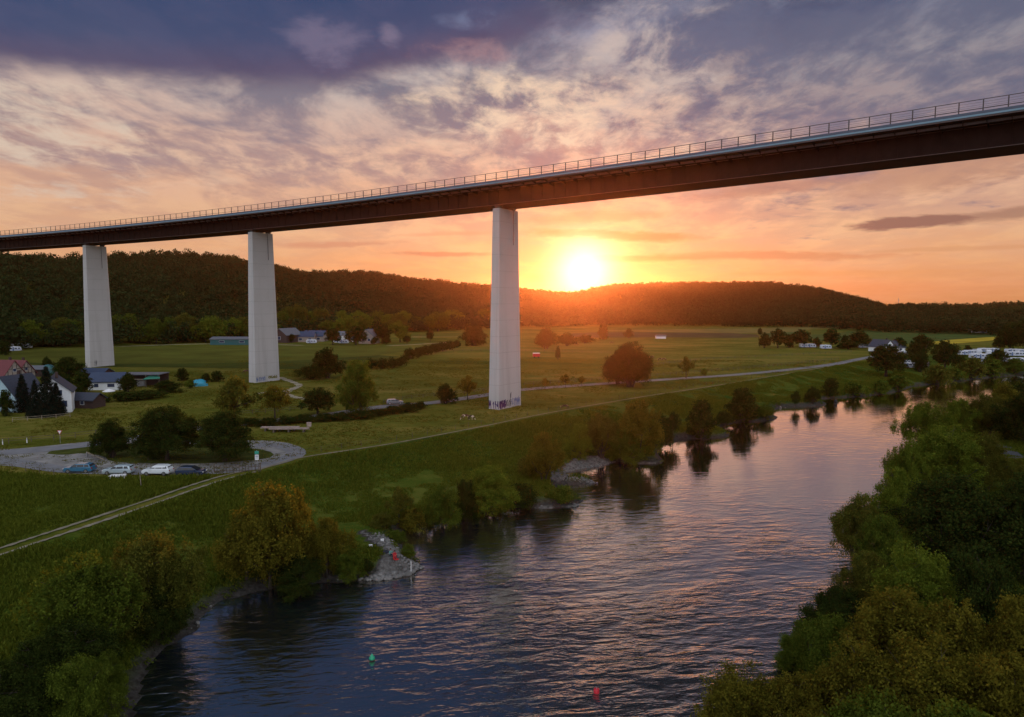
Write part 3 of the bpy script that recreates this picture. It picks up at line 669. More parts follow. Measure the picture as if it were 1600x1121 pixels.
# near left bank
LB = [
 (150, 1035, 868, 175, W_, L_GREEN, 'near', 'tall shaggy green willow bush on the near bank, left half of the nearest riverside clump'),
 (238, 1000, 838, 150, W_, L_WILLOW, 'near', 'willow with golden top standing behind the nearest riverside clump'),
 (252, 1008, 912, 96, B, L_DARK, 'near', 'dark bush leaning over the water at the right end of the nearest clump'),
 (120, 1090, 975, 150, B, L_DARK, 'near', 'dark low bush below the nearest willow clump'),
 (128, 1165, 1030, 125, B, L_GREEN, 'near', 'round green bush at the lower edge of the view beside the river'),
 (60, 1130, 1000, 110, B, L_DARK, 'near', 'dark thicket bush left of the round bush at the lower edge'),
 (10, 1185, 1040, 150, B, L_DARK, 'near', 'dark bush in the bottom left corner of the view'),
 (172, 1108, 1022, 66, B, L_GREEN, 'near', 'small green bush at the waterline below the nearest clump'),
 (425, 915, 757, 150, W_, L_OLIVE, 'near', 'big round golden topped willow beside the stony point'),
 (385, 905, 800, 70, W_, L_WILLOW, 'near', 'narrow willow on the left flank of the big golden willow'),
 (512, 900, 815, 85, W_, L_OLIVE, 'near', 'smaller golden willow on the right shoulder of the big willow'),
 (545, 903, 852, 62, B, L_GREEN, 'near', 'low green bush between the golden willow and the stony point'),
 (468, 925, 870, 95, B, L_DARK, 'near', 'dark waterside bush under the big golden willow'),
 (572, 896, 874, 24, 'shrub', L_DARK, 'mid', 'low shrub at the left edge of the stony point'),
 (640, 874, 852, 28, 'shrub', L_GREEN, 'mid', 'small leafy shrub near the tip of the stony point'),
 (622, 846, 830, 26, 'shrub', L_GREEN, 'mid', 'low shrub behind the anglers on the point'),
 (625, 822, 763, 42, 'airy', L_WILLOW, 'mid', 'thin pale young tree in the grass between two river bays'),
 (600, 826, 802, 44, B, L_WILLOW, 'mid', 'yellowish bush at the foot of the thin young tree'),
 (645, 828, 796, 48, 'shrub', L_OLIVE, 'mid', 'olive shrub on the rim of the small river bay'),
 (695, 824, 768, 66, B, L_GREEN, 'near', 'green bush left of the broad round bush on the bank'),
 (765, 804, 733, 92, B, L_LIGHT, 'near', 'broad round green bush hanging over the river'),
 (728, 812, 755, 50, B, L_DARK, 'near', 'dark bush squeezed between two green bank bushes'),
 (815, 792, 758, 50, 'shrub', L_DARK, 'mid', 'low dark shrub right of the broad round bush'),
 (850, 752, 676, 66, W_, L_OLIVE, 'near', 'upright golden bush beside the gravel inlet'),
 (828, 745, 712, 40, 'shrub', L_WILLOW, 'mid', 'low shrub on the left of the golden bush by the inlet'),
 (880, 786, 758, 42, 'shrub', L_GREEN, 'mid', 'small shrub on the rocky spit below the gravel inlet'),
 (906, 716, 664, 46, B, L_LIGHT, 'near', 'bright green bush at the left end of the large tree clump'),
 (940, 714, 645, 62, B, L_WILLOW, 'near', 'green tree in the left middle of the large bank clump'),
 (995, 716, 624, 84, W_, L_OLIVE, 'near', 'tallest golden tree in the middle of the large bank clump'),
 (975, 722, 668, 70, B, L_GREEN, 'near', 'rounded bush at the water in front of the large clump'),
 (1030, 700, 645, 46, B, L_DARK, 'mid', 'dark bush at the right end of the large bank clump'),
 (1052, 688, 642, 24, 'airy', L_DARK, 'mid', 'slim dark young tree standing apart right of the large clump'),
 (1096, 682, 626, 52, B, L_DARK, 'mid', 'dark rounded bush on the point with small stones'),
 (1160, 657, 606, 56, B, L_DARK, 'mid', 'dark green wide bush above the second far river spit'),
 (1132, 664, 640, 26, 'shrub', L_DARK, 'mid', 'low shrub on the tip left of the wide dark bush'),
 (1195, 650, 630, 30, 'shrub', L_GREEN, 'mid', 'low green shrub behind the second far spit'),
 (1243, 636, 612, 16, 'airy', L_DARK, 'mid', 'tiny dark sapling on the third far spit'),
 (1270, 628, 602, 22, B, L_DARK, 'mid', 'small dark bush behind the third far spit'),
 (1297, 617, 588, 28, B, L_DARK, 'mid', 'dark roundish bush between grass and the far bend'),
 (1336, 616, 592, 30, 'shrub', L_GREEN, 'far', 'pale low bush on the grassy far bank'),
 (1376, 612, 590, 30, B, L_GREEN, 'far', 'left bush of a pair on the far left bank'),
 (1403, 607, 580, 34, B, L_GREEN, 'far', 'right taller bush of a pair on the far left bank'),
 (1465, 598, 566, 38, B, L_WILLOW, 'far', 'light round willow bush at the far river bend'),
 (1518, 588, 554, 42, B, L_WILLOW, 'far', 'light willow below the parked white caravans'),
 (1493, 590, 570, 24, 'shrub', L_GREEN, 'far', 'small shrub between two light willows at the far bend'),
 (1550, 584, 558, 34, B, L_GREEN, 'far', 'green bush at the far end of the visible river'),
]
for px, pb, pt_, wd, st, lm, lod, lb in LB:
    tpx(px, pb, pt_, wd, style=st, lm=lm, lod=lod, name='shrub' if st == 'shrub' else ('willow_tree' if st == W_ else 'bush'), label=lb, cat='bush' if st in (B, 'shrub') else 'tree', group=G_BANK)
MT = [
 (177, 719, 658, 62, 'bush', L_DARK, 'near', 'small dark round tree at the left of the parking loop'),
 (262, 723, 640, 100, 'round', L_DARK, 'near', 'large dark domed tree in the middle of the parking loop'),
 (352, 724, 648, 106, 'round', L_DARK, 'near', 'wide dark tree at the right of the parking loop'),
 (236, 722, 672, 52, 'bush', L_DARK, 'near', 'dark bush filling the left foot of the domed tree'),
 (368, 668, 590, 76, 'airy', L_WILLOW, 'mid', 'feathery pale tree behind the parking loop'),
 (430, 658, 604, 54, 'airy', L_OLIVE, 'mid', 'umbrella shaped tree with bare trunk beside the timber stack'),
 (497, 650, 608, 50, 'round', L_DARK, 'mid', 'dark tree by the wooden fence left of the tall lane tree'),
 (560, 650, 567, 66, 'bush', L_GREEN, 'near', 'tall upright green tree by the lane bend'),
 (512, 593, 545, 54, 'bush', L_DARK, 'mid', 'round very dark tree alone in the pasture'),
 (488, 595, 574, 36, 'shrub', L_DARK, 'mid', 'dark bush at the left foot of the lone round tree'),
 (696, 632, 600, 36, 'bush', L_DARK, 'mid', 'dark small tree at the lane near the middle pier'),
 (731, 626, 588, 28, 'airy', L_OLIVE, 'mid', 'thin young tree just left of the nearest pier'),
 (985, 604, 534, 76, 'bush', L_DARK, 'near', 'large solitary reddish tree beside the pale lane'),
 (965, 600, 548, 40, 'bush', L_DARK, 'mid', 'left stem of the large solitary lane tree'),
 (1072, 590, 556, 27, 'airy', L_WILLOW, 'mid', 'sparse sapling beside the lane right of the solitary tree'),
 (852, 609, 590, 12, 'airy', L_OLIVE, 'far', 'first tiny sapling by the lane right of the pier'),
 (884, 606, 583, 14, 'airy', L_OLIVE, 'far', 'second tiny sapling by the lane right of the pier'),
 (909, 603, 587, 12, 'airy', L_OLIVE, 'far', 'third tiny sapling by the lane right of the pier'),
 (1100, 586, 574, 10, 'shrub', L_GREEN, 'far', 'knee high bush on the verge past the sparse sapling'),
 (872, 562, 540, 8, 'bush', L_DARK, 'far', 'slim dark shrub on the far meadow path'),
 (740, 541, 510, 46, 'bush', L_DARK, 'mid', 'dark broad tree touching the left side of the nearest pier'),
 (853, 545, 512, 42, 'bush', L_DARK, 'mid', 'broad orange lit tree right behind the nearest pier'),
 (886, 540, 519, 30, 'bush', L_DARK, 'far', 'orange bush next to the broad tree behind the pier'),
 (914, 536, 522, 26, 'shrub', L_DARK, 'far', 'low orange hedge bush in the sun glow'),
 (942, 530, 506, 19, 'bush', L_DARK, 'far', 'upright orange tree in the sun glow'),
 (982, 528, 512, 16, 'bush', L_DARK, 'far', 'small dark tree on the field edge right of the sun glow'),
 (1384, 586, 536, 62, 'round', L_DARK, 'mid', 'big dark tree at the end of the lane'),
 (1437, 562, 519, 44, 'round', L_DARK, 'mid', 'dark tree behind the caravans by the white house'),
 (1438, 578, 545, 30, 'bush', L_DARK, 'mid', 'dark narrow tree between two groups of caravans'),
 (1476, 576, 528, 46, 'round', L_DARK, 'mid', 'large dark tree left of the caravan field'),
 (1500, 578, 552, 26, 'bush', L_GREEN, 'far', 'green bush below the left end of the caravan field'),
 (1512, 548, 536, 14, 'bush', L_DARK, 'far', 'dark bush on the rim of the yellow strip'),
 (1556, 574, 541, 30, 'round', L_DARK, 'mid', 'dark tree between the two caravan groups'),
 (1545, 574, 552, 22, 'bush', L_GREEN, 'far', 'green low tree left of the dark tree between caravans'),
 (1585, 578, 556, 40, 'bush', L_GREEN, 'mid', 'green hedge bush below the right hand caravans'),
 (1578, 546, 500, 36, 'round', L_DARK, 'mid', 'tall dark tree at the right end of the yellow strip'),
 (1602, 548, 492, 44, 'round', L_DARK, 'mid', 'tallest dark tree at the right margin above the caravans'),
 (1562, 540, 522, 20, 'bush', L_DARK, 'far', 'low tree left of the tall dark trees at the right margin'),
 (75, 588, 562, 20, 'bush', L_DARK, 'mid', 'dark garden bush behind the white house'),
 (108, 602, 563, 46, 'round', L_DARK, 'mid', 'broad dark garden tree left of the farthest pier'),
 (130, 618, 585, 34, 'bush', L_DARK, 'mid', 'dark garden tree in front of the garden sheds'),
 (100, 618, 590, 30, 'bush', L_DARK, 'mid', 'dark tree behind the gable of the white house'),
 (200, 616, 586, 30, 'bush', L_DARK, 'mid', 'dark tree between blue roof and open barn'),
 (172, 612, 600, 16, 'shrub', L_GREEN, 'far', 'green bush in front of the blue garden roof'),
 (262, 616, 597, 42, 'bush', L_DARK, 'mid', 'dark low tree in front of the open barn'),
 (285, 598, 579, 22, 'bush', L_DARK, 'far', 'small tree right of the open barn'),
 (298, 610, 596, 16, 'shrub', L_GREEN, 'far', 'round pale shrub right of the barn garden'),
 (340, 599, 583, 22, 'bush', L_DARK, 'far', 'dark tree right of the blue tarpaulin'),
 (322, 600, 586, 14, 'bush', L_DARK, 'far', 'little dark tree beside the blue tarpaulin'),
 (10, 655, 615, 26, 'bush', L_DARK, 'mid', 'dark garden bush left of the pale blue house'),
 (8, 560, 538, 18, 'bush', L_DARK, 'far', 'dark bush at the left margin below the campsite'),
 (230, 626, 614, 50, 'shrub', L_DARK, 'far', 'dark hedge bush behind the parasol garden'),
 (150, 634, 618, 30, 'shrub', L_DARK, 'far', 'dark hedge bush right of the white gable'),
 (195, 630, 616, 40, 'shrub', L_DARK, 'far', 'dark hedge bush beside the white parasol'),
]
for px, pb, pt_, wd, st, lm, lod, lb in MT:
    tpx(px, pb, pt_, wd, style=st, lm=lm, lod=lod, name='shrub' if st == 'shrub' else 'tree', label=lb, cat='bush' if st == 'shrub' else 'tree', group=G_MEAD)
for px, pb, pt_, wd, lb in [(37, 648, 586, 30, 'dark spruce left of the gap in front of the two houses'), (57, 656, 596, 28, 'shorter dark spruce between two tall spruces'), (76, 655, 574, 42, 'tallest dark spruce in front of the white gable'), (90, 652, 600, 28, 'dark spruce overlapping the white gable')]:
    tpx(px, pb, pt_, wd, style='spruce', lm=L_BLUE, lod='mid', name='spruce_tree', label=lb, cat='spruce', group='spruces in front of the houses')
# hedge between the meadows and along the lane
HX = [(580, 578, 561, 20), (597, 578, 561, 22), (614, 576, 560, 22), (627, 573, 558, 18), (634, 566, 556, 14), (642, 562, 545, 22), (655, 559, 543, 20), (668, 556, 540, 20), (680, 553, 537, 18), (692, 550, 535, 18), (703, 547, 533, 18), (714, 544, 532, 16)]
for i, (px, pb, pt_, wd) in enumerate(HX):
    tpx(px, pb, pt_, wd, style='shrub', lm=L_DARK, lod='far', name='hedge_bush', label='dark rounded bush in the hedge line between two pastures', cat='hedge bush', group=G_HEDGE)
for i, (px, pb, pt_, wd) in enumerate([(392, 668, 656, 34), (420, 668, 655, 36), (450, 664, 652, 34), (476, 662, 650, 34), (508, 660, 648, 38), (535, 658, 645, 34), (565, 656, 643, 34), (592, 651, 640, 32), (615, 648, 635, 30), (638, 645, 630, 28), (657, 640, 628, 20)]):
    tpx(px, pb, pt_, wd, style='shrub', lm=L_DARK, lod='mid', name='hedge_bush', label='low dark bush in the hedge along the near side of the lane', cat='hedge bush', group='hedge bushes along the lane')
# distant farm cluster on the right
for px, pb, pt_, wd, lb in [(1187, 521, 510, 9, 'tiny lone tree left of the distant farm trees'), (1194, 542, 517, 16, 'leftmost dark tree of the distant farm row'), (1215, 542, 511, 30, 'broad tree second from the left in the farm row'), (1233, 541, 520, 18, 'low tree between two broad farm trees'), (1252, 541, 512, 28, 'pale crowned tree left of the white farm vans'), (1298, 541, 511, 30, 'tall round tree above the middle of the farm'), (1276, 541, 524, 14, 'small bush right of the white farm vans'), (1319, 541, 520, 13, 'small dark round tree right of the tall farm tree'), (1342, 541, 515, 40, 'wide flat crowned tree left of the white farm house'), (1325, 543, 530, 40, 'long dark hedge in front of the farm yard'), (1405, 546, 524, 22, 'tree behind the farm house roof')]:
    tpx(px, pb, pt_, wd, style='round' if wd > 20 else 'bush', lm=L_DARK, lod='far', name='tree', label=lb, cat='tree', group=G_FARM)
# foot of the hills, left and middle
r0 = random.Random(3); FT = []
for px in range(-10, 770, 15):
    yb = float(np.interp(px, [-10, 130, 300, 440, 600, 760], [552, 545, 540, 536, 524, 514])) - r0.uniform(0, 5)
    hh_ = r0.uniform(24, 44) * (1 if px < 640 else .7); FT.append((px + r0.uniform(-5, 5), yb, yb - hh_, r0.uniform(26, 44)))
for i, (px, pb, pt_, wd) in enumerate(FT):
    if 440 < px < 500 or px < 48: pb -= 10; pt_ -= 10
    tpx(px, pb, pt_, wd, style='round', lm=r0.choice([L_GREEN, L_WILLOW, L_LIGHT, L_LIGHT, L_GREEN, L_LIGHT]), lod='mid', name='tree', label='rounded broadleaf tree in the row at the foot of the wooded hill', cat='tree', group=G_FAR)
for px, pb, pt_, wd, lb in [(520, 541, 515, 30, 'dark tree between the blue farm roof and white vans'), (556, 541, 512, 34, 'round green tree right of the white vans of the farm'), (535, 520, 488, 26, 'light green tree above the farm roofs'), (560, 518, 487, 36, 'broad light green tree right above the farm roofs'), (597, 538, 508, 34, 'grey green tree right of the farm'), (625, 536, 502, 30, 'tall tree at the corner of the far meadow'), (585, 540, 528, 14, 'small round bush in front of the grey green tree'), (603, 540, 528, 14, 'second small round bush in front of the far trees'), (636, 538, 526, 14, 'round bush near the far meadow gate'), (672, 535, 516, 12, 'narrow dark tree on the far meadow track'), (455, 538, 524, 12, 'dark bush at the farm drive')]:
    tpx(px, pb, pt_, wd, style='round', lm=L_LIGHT if 'light' in lb or 'tall' in lb else L_DARK, lod='mid', name='tree', label=lb, cat='tree', group=G_FAR)
# the near right bank
RB = [
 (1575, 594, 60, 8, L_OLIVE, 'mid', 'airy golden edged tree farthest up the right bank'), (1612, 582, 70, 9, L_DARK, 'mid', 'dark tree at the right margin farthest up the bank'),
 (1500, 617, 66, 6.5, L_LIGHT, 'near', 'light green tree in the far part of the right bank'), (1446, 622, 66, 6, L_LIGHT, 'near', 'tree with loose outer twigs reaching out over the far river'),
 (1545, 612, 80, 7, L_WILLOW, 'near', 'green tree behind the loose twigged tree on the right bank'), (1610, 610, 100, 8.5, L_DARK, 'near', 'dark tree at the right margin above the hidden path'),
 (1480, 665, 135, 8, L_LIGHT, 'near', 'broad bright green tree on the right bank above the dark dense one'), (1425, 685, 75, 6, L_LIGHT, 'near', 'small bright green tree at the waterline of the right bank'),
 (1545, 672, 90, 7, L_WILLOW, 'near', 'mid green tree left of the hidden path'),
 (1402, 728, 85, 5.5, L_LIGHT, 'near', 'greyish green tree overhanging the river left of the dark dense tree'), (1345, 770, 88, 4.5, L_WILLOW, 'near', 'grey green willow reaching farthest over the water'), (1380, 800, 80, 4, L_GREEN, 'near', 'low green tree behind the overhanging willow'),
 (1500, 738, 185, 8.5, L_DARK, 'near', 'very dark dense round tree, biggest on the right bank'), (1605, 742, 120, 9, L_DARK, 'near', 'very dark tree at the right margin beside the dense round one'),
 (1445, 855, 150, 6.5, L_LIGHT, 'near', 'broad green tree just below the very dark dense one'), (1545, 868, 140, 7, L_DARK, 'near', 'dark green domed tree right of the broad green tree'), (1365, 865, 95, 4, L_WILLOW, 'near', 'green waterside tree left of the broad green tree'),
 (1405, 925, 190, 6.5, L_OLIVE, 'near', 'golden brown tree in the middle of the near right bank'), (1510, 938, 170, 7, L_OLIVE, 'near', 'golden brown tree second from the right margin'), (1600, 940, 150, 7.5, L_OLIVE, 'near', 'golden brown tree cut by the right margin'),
 (1315, 915, 100, 1.5, L_DARK, 'near', 'dark thin tree leaning to the water on the near right bank'), (1300, 960, 120, 3, L_GREEN, 'near', 'green bush above the small inlet of the right bank'),
 (1345, 1000, 170, 5.5, L_OLIVE, 'near', 'olive tree low in the middle of the near right bank'), (1470, 1015, 220, 6.5, L_OLIVE, 'near', 'large olive tree at the bottom right of the view'), (1580, 1030, 200, 7, L_OLIVE, 'near', 'large olive tree in the bottom right corner'),
 (1250, 1050, 130, 2.5, L_OLIVE, 'near', 'olive bush above the lower edge of the view'), (1165, 1045, 150, 2, L_OLIVE, 'near', 'golden bush farthest left at the lower edge of the right bank'),
 (1245, 985, 70, -1, L_GREEN, 'near', 'small green bush at the waterline of the near right bank'), (1380, 1090, 230, 6, L_GREEN, 'near', 'tree cut by the lower edge near the bottom right'), (1270, 1110, 160, 3.5, L_OLIVE, 'near', 'bush cut by the lower edge of the view'), (1520, 1110, 240, 7, L_GREEN, 'near', 'tree cut by the lower edge at the bottom right corner'),
]
for px, pt_, wd, zt, lm, lod, lb in RB:
    tcan(px, pt_, wd, zt, style=random.Random(px).choice(['bush', 'willow', 'bush']) if lm is not L_DARK else 'bush', lm=lm, lod=lod, name='tree', label=lb, cat='tree', group=G_RB)
for i in range(16):        # hidden ranks behind, seen from a step to the side
    y = 30 + i * 12; x = float(np.interp(y, [30, 60, 100, 200], [62, 78, 100, 178])) + r0.uniform(-5, 12)
    tree(x, y, r0.uniform(10, 13), r0.uniform(9, 13), style='bush', lm=r0.choice([L_DARK, L_GREEN, L_OLIVE]), lod='mid', name='tree', label='broad tree in the rear rank behind the right river bank', cat='tree', group=G_RB)

# wooded hills: one mass of crowns
def forest():
    r = np.random.default_rng(11)
    N = 60000; a = r.uniform(-46, 46, N); u = r.uniform(0, 1, N)
    foot = np.interp(a, _az, SKY[:, 3]); crest = np.interp(a, _az, SKY[:, 2])
    rad = np.sqrt((foot + 4) ** 2 + u * ((crest + 70) ** 2 - (foot + 4) ** 2)); keep = r.random(N) < ((crest + 70) ** 2 - foot ** 2) / 1.9e6
    a, rad = a[keep], rad[keep]; x = rad * np.sin(np.radians(a)); y = rad * np.cos(np.radians(a))
    # thin to a minimum spacing
    cell = {}; sel = []
    for i in range(len(x)):
        c_ = (int(x[i] // 8.2), int(y[i] // 8.2))
        if c_ in cell: continue
        cell[c_] = 1; sel.append(i)
    x, y = x[sel], y[sel]; z = ground(x, y)[0]; n = len(x)
    V = []; Fs = []
    temps = []
    for s in range(7):
        v, f, lb = crown_arrays(900 + s, 190, .075, 'round')
        temps.append((v, f))
    off = 0
    which = r.integers(0, 7, n); W = r.uniform(8, 17, n); H = r.uniform(8, 16.5, n) * (1 + .3 * (vnoise(x, y, 60, 9) - .5)); rz = r.uniform(0, 6.28, n)
    for s in range(7):
        m_ = which == s; v, f = temps[s]; c_, s_ = np.cos(rz[m_])[:, None], np.sin(rz[m_])[:, None]
        X = (v[None, :, 0] * c_ - v[None, :, 1] * s_) * W[m_][:, None] + x[m_][:, None]; Y = (v[None, :, 0] * s_ + v[None, :, 1] * c_) * W[m_][:, None] + y[m_][:, None]
        Z = v[None, :, 2] * H[m_][:, None] + z[m_][:, None] - 1
        vv = np.stack([X, Y, Z], -1).reshape(-1, 3); k_ = m_.sum()
        ff = (f[None] + (np.arange(k_) * len(v))[:, None, None]).reshape(-1, 4) + off
        V.append(vv); Fs.append(ff); off += len(vv)
    print('forest crowns', n)
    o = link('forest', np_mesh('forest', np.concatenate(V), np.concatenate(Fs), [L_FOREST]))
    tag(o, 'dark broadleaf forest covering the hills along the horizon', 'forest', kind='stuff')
forest()


# ------------------------------------------------------------------ roads, paths, fields
def drape(pts, off): return [(x, y, gz(x, y) + off) for x, y in pts]
def ribbon(name, px, width, m, off=.03, world=False, sub=8, jitter=0.0):
    P_ = [Vector(p) for p in (px if world else [gb(a, b) for a, b in px])]
    pts = []
    for i in range(len(P_) - 1):          # smooth curve through the points
        p0, p1, p2, p3 = P_[max(0, i - 1)], P_[i], P_[i + 1], P_[min(len(P_) - 1, i + 2)]
        for k_ in range(sub):
            t = k_ / sub; pts.append(.5 * ((2 * p1) + (p2 - p0) * t + (2 * p0 - 5 * p1 + 4 * p2 - p3) * t * t + (3 * p1 - p0 - 3 * p2 + p3) * t ** 3))
    pts.append(P_[-1]); vs = []; fs = []; rr = random.Random(5)
    for i, p in enumerate(pts):
        d = (pts[min(i + 1, len(pts) - 1)] - pts[max(0, i - 1)]).normalized(); n = Vector((-d.y, d.x)); w0 = width * (1 + rr.uniform(-jitter, jitter)) / 2
        for s_ in (-1, -.33, .33, 1): q_ = p + n * w0 * s_; vs.append((q_.x, q_.y))
    g_ = ground([v[0] for v in vs], [v[1] for v in vs])[0]
    vs = [(v[0], v[1], g_[i] + off) for i, v in enumerate(vs)]
    for i in range(len(pts) - 1):
        for j in range(3): fs.append((i * 4 + j, i * 4 + j + 1, i * 4 + 5 + j, i * 4 + 4 + j))
    mb = MB(); mb.add(vs, fs); o = mb.build(name, m); tag(o, kind='structure'); return o
def sheet(name, px, m, off=.02, world=False):
    from mathutils.geometry import tessellate_polygon
    P_ = px if world else [gb(a, b) for a, b in px]
    Q = []                                # round the outline
    n = len(P_)
    for i in range(n):
        a, b_ = Vector(P_[i]), Vector(P_[(i + 1) % n]); Q += [a * .75 + b_ * .25, a * .25 + b_ * .75]
    tri = tessellate_polygon([[Vector((q_.x, q_.y, 0)) for q_ in Q]])
    mb = MB(); mb.add([(q_.x, q_.y, gz(q_.x, q_.y) + off) for q_ in Q], [tuple(t) for t in tri]); o = mb.build(name, m); return tag(o, kind='structure')
gravel = mat('gravel', (.22, .215, .21), .95, var=.35, scale=.35, bump=.01, spec=.05)
lane_m = mat('lane_asphalt', (.16, .165, .18), .8, var=.2, scale=.4)
dust = mat('dusty_path', (.30, .27, .20), .95, var=.3, scale=.4, spec=.05)
path_m = mat('footpath', (.21, .19, .14), .95, var=.25, scale=.6, spec=.05)
grass_m = mat('island_grass', (.050, .062, .012), .95, var=.5, scale=.5, spec=.05)
sheet('parking_lot', [(-220, 700), (0, 708), (60, 703), (140, 694), (215, 686), (262, 684), (300, 690), (380, 690), (442, 692), (477, 703), (480, 714), (452, 724), (405, 737), (330, 744), (200, 745), (100, 743), (0, 731), (-80, 729), (-220, 730)], gravel, .03)
sheet('grass_island', [(66, 713), (110, 704), (160, 699), (212, 697), (260, 697), (300, 697), (400, 703), (432, 711), (420, 720), (330, 728), (230, 728), (172, 726), (164, 717), (130, 712), (100, 716)], grass_m, .06)
ribbon('road', [(-420, 742), (-150, 722), (0, 713), (60, 708), (140, 699), (205, 689), (300, 674), (400, 663), (500, 652), (600, 637), (680, 630), (760, 618), (820, 609), (960, 598), (1070, 590), (1150, 584), (1230, 576), (1300, 567), (1345, 558), (1400, 548)], 4.6, lane_m, .075)
ribbon('lot_road', [(-80, 719), (0, 724), (100, 738), (200, 741), (330, 740), (400, 732), (452, 718), (462, 707), (436, 698), (400, 699)], 3.6, lane_m, .05)
ribbon('footpath', [(405, 737), (440, 726), (480, 716), (600, 697), (680, 682), (760, 666), (860, 645), (1000, 620), (1120, 601), (1230, 582), (1330, 564)], .55, path_m, .07, jitter=.25)
tr = [(-300, 947), (-120, 903), (0, 868), (60, 848), (120, 828), (185, 806), (250, 784), (300, 766), (350, 750), (395, 739)]
trw = [Vector(gb(a, b)) for a, b in tr]
for s_ in (-1.05, 1.05):
    q_ = []
    for i, p in enumerate(trw):
        d = (trw[min(i + 1, len(trw) - 1)] - trw[max(0, i - 1)]).normalized(); q_.append(p + Vector((-d.y, d.x)) * s_)
    ribbon('wheel_track', q_, .55, path_m, .10, True, jitter=.4)
ribbon('dirt_path', [(436, 592), (448, 596), (462, 601), (468, 605), (458, 610), (448, 615), (455, 621), (478, 626)], 2.2, dust, .05, jitter=.3)
ribbon('dirt_path', [(402, 618), (430, 614), (452, 618)], 1.4, dust, .05, jitter=.4)
ribbon('farm_track', [(-60, 556), (300, 541), (430, 541), (520, 543), (620, 541), (700, 536)], 3.0, dust, .05)
ribbon('farm_track', [(640, 528), (700, 527), (760, 526)], 3.0, dust, .06)
ribbon('hidden_path', [(1760, 770), (1640, 725), (1590, 700), (1560, 672)], 3.0, asph, .05)
def fm(n, c): return mat(n, c, 1., var=.25, scale=.05, spec=.02)
f_y = fm('rape_field', (.40, .30, .035)); f_l = fm('light_crop', (.085, .092, .016)); f_d = fm('bare_strip', (.062, .058, .028)); f_g = fm('dark_crop', (.055, .085, .022)); f_p = fm('pale_hay', (.15, .13, .04)); f_m = fm('pasture_dark', (.048, .062, .012))
sheet('field', [(905, 516), (1010, 514), (1120, 512.5), (1340, 508), (1345, 512), (1270, 518), (1180, 519), (1040, 518)], f_p, .10)
sheet('field', [(1180, 519), (1345, 513), (1580, 515), (1580, 521), (1470, 529), (1400, 536), (1340, 534), (1200, 526)], f_g, .16)
sheet('field', [(1240, 514), (1335, 509), (1345, 513), (1300, 520), (1250, 521)], f_l, .22)
sheet('field', [(1456, 530), (1560, 522), (1572, 523), (1566, 527), (1480, 535), (1454, 536)], f_y, .22)
sheet('field', [(900, 519), (1040, 518.5), (1180, 519.5), (1190, 527), (1040, 526), (880, 528)], f_d, .12)
sheet('field', [(-40, 554), (130, 546), (380, 543), (640, 540), (650, 552), (400, 570), (200, 574), (-40, 570)], f_l, .06)
sheet('field', [(-40, 571), (200, 573), (420, 569), (640, 553), (560, 580), (440, 579), (180, 577), (-40, 580)], f_m, .09)
sheet('field', [(640, 523), (760, 520), (760, 526), (645, 528)], f_l, .10)

# ------------------------------------------------------------------ fences
wood = mat('weathered_wood', (.10, .08, .06), .9, var=.35, scale=2); pale_wood = mat('pale_wood', (.30, .25, .19), .9, var=.3, scale=2)
def fence(px, step, label, h=1.15, rails=2, m=wood, pr=.06, rr_=.035, world=False, group='post and rail fences of the meadows'):
    P_ = [Vector(gb(a, b)) for a, b in px]; L = [0]
    for a, b_ in zip(P_, P_[1:]): L.append(L[-1] + (b_ - a).length)
    n = max(2, int(L[-1] / step)); t = empty('fence', (P_[0].x, P_[0].y, gz(*P_[0])), 0, label, 'fence', group); org = t.location
    loc = []
    for i in range(n + 1):
        d = L[-1] * i / n; j = min(len(P_) - 2, max(0, np.searchsorted(L, d) - 1)); p = P_[j].lerp(P_[j + 1], (d - L[j]) / (L[j + 1] - L[j])); loc.append(Vector((p.x, p.y, gz(p.x, p.y))))
    pme = None; rest = MB()
    for i, p in enumerate(loc):
        if i < 95:
            if pme is None: o = MB().tube([(0, 0, -.2), (0, 0, h * .6), (.01, 0, h)], [pr, pr, pr * .85], 6).build('post', m, t); pme = o.data
            else: o = link('post', pme, t)
            o.location = p - org; o.rotation_euler = (random.uniform(-.05, .05), random.uniform(-.05, .05), i)
        else: rest.tube([tuple(p - org + Vector((0, 0, -.2))), tuple(p - org + Vector((0, 0, h)))], pr, 5)
    if rest.v: tag(rest.build('posts', m, t), kind='stuff')
    for k_ in range(rails):
        zz = h * (.92 - .42 * k_)
        MB().tube([tuple(p - org + Vector((0, 0, zz))) for p in loc], rr_, 4).build('rail', m, t)
fence([(-60, 707), (0, 699), (80, 693), (160, 683), (230, 676), (330, 668)], 3.4, 'wooden post and rail fence behind the asphalt loop at left', group=None)
fence([(375, 652), (440, 646), (490, 641)], 3.0, 'wooden fence behind the umbrella shaped tree near the lane', group=None)
fence([(600, 632), (640, 625), (680, 621), (770, 611)], 3.5, 'brown post fence above the lane where the car drives', group=None)
fence([(820, 603), (900, 597), (1000, 590), (1100, 581), (1200, 572), (1310, 560)], 3.4, 'post fence along the upper side of the lane right of the nearest pier', h=1.3, group=None)
fence([(1000, 573), (1100, 561), (1200, 556), (1330, 548)], 4.5, 'long thin post fence across the right hand pasture', h=1.2, pr=.08, group=None)
fence([(470, 713), (600, 694), (760, 663), (900, 636), (1000, 617), (1120, 598), (1240, 578)], 4.0, 'low wire fence of thin posts beside the pale footpath', h=1.1, pr=.045, rr_=.010, group=None)
fence([(20, 738), (100, 748), (200, 751), (300, 750), (400, 740)], 3.2, 'low post fence in front of the parked cars', h=.9, pr=.05, rr_=.015, rails=1, group=None)
fence([(20, 664), (60, 661), (110, 656)], 2.6, 'pale garden fence below the spruces', h=1.0, m=pale_wood, group=None)
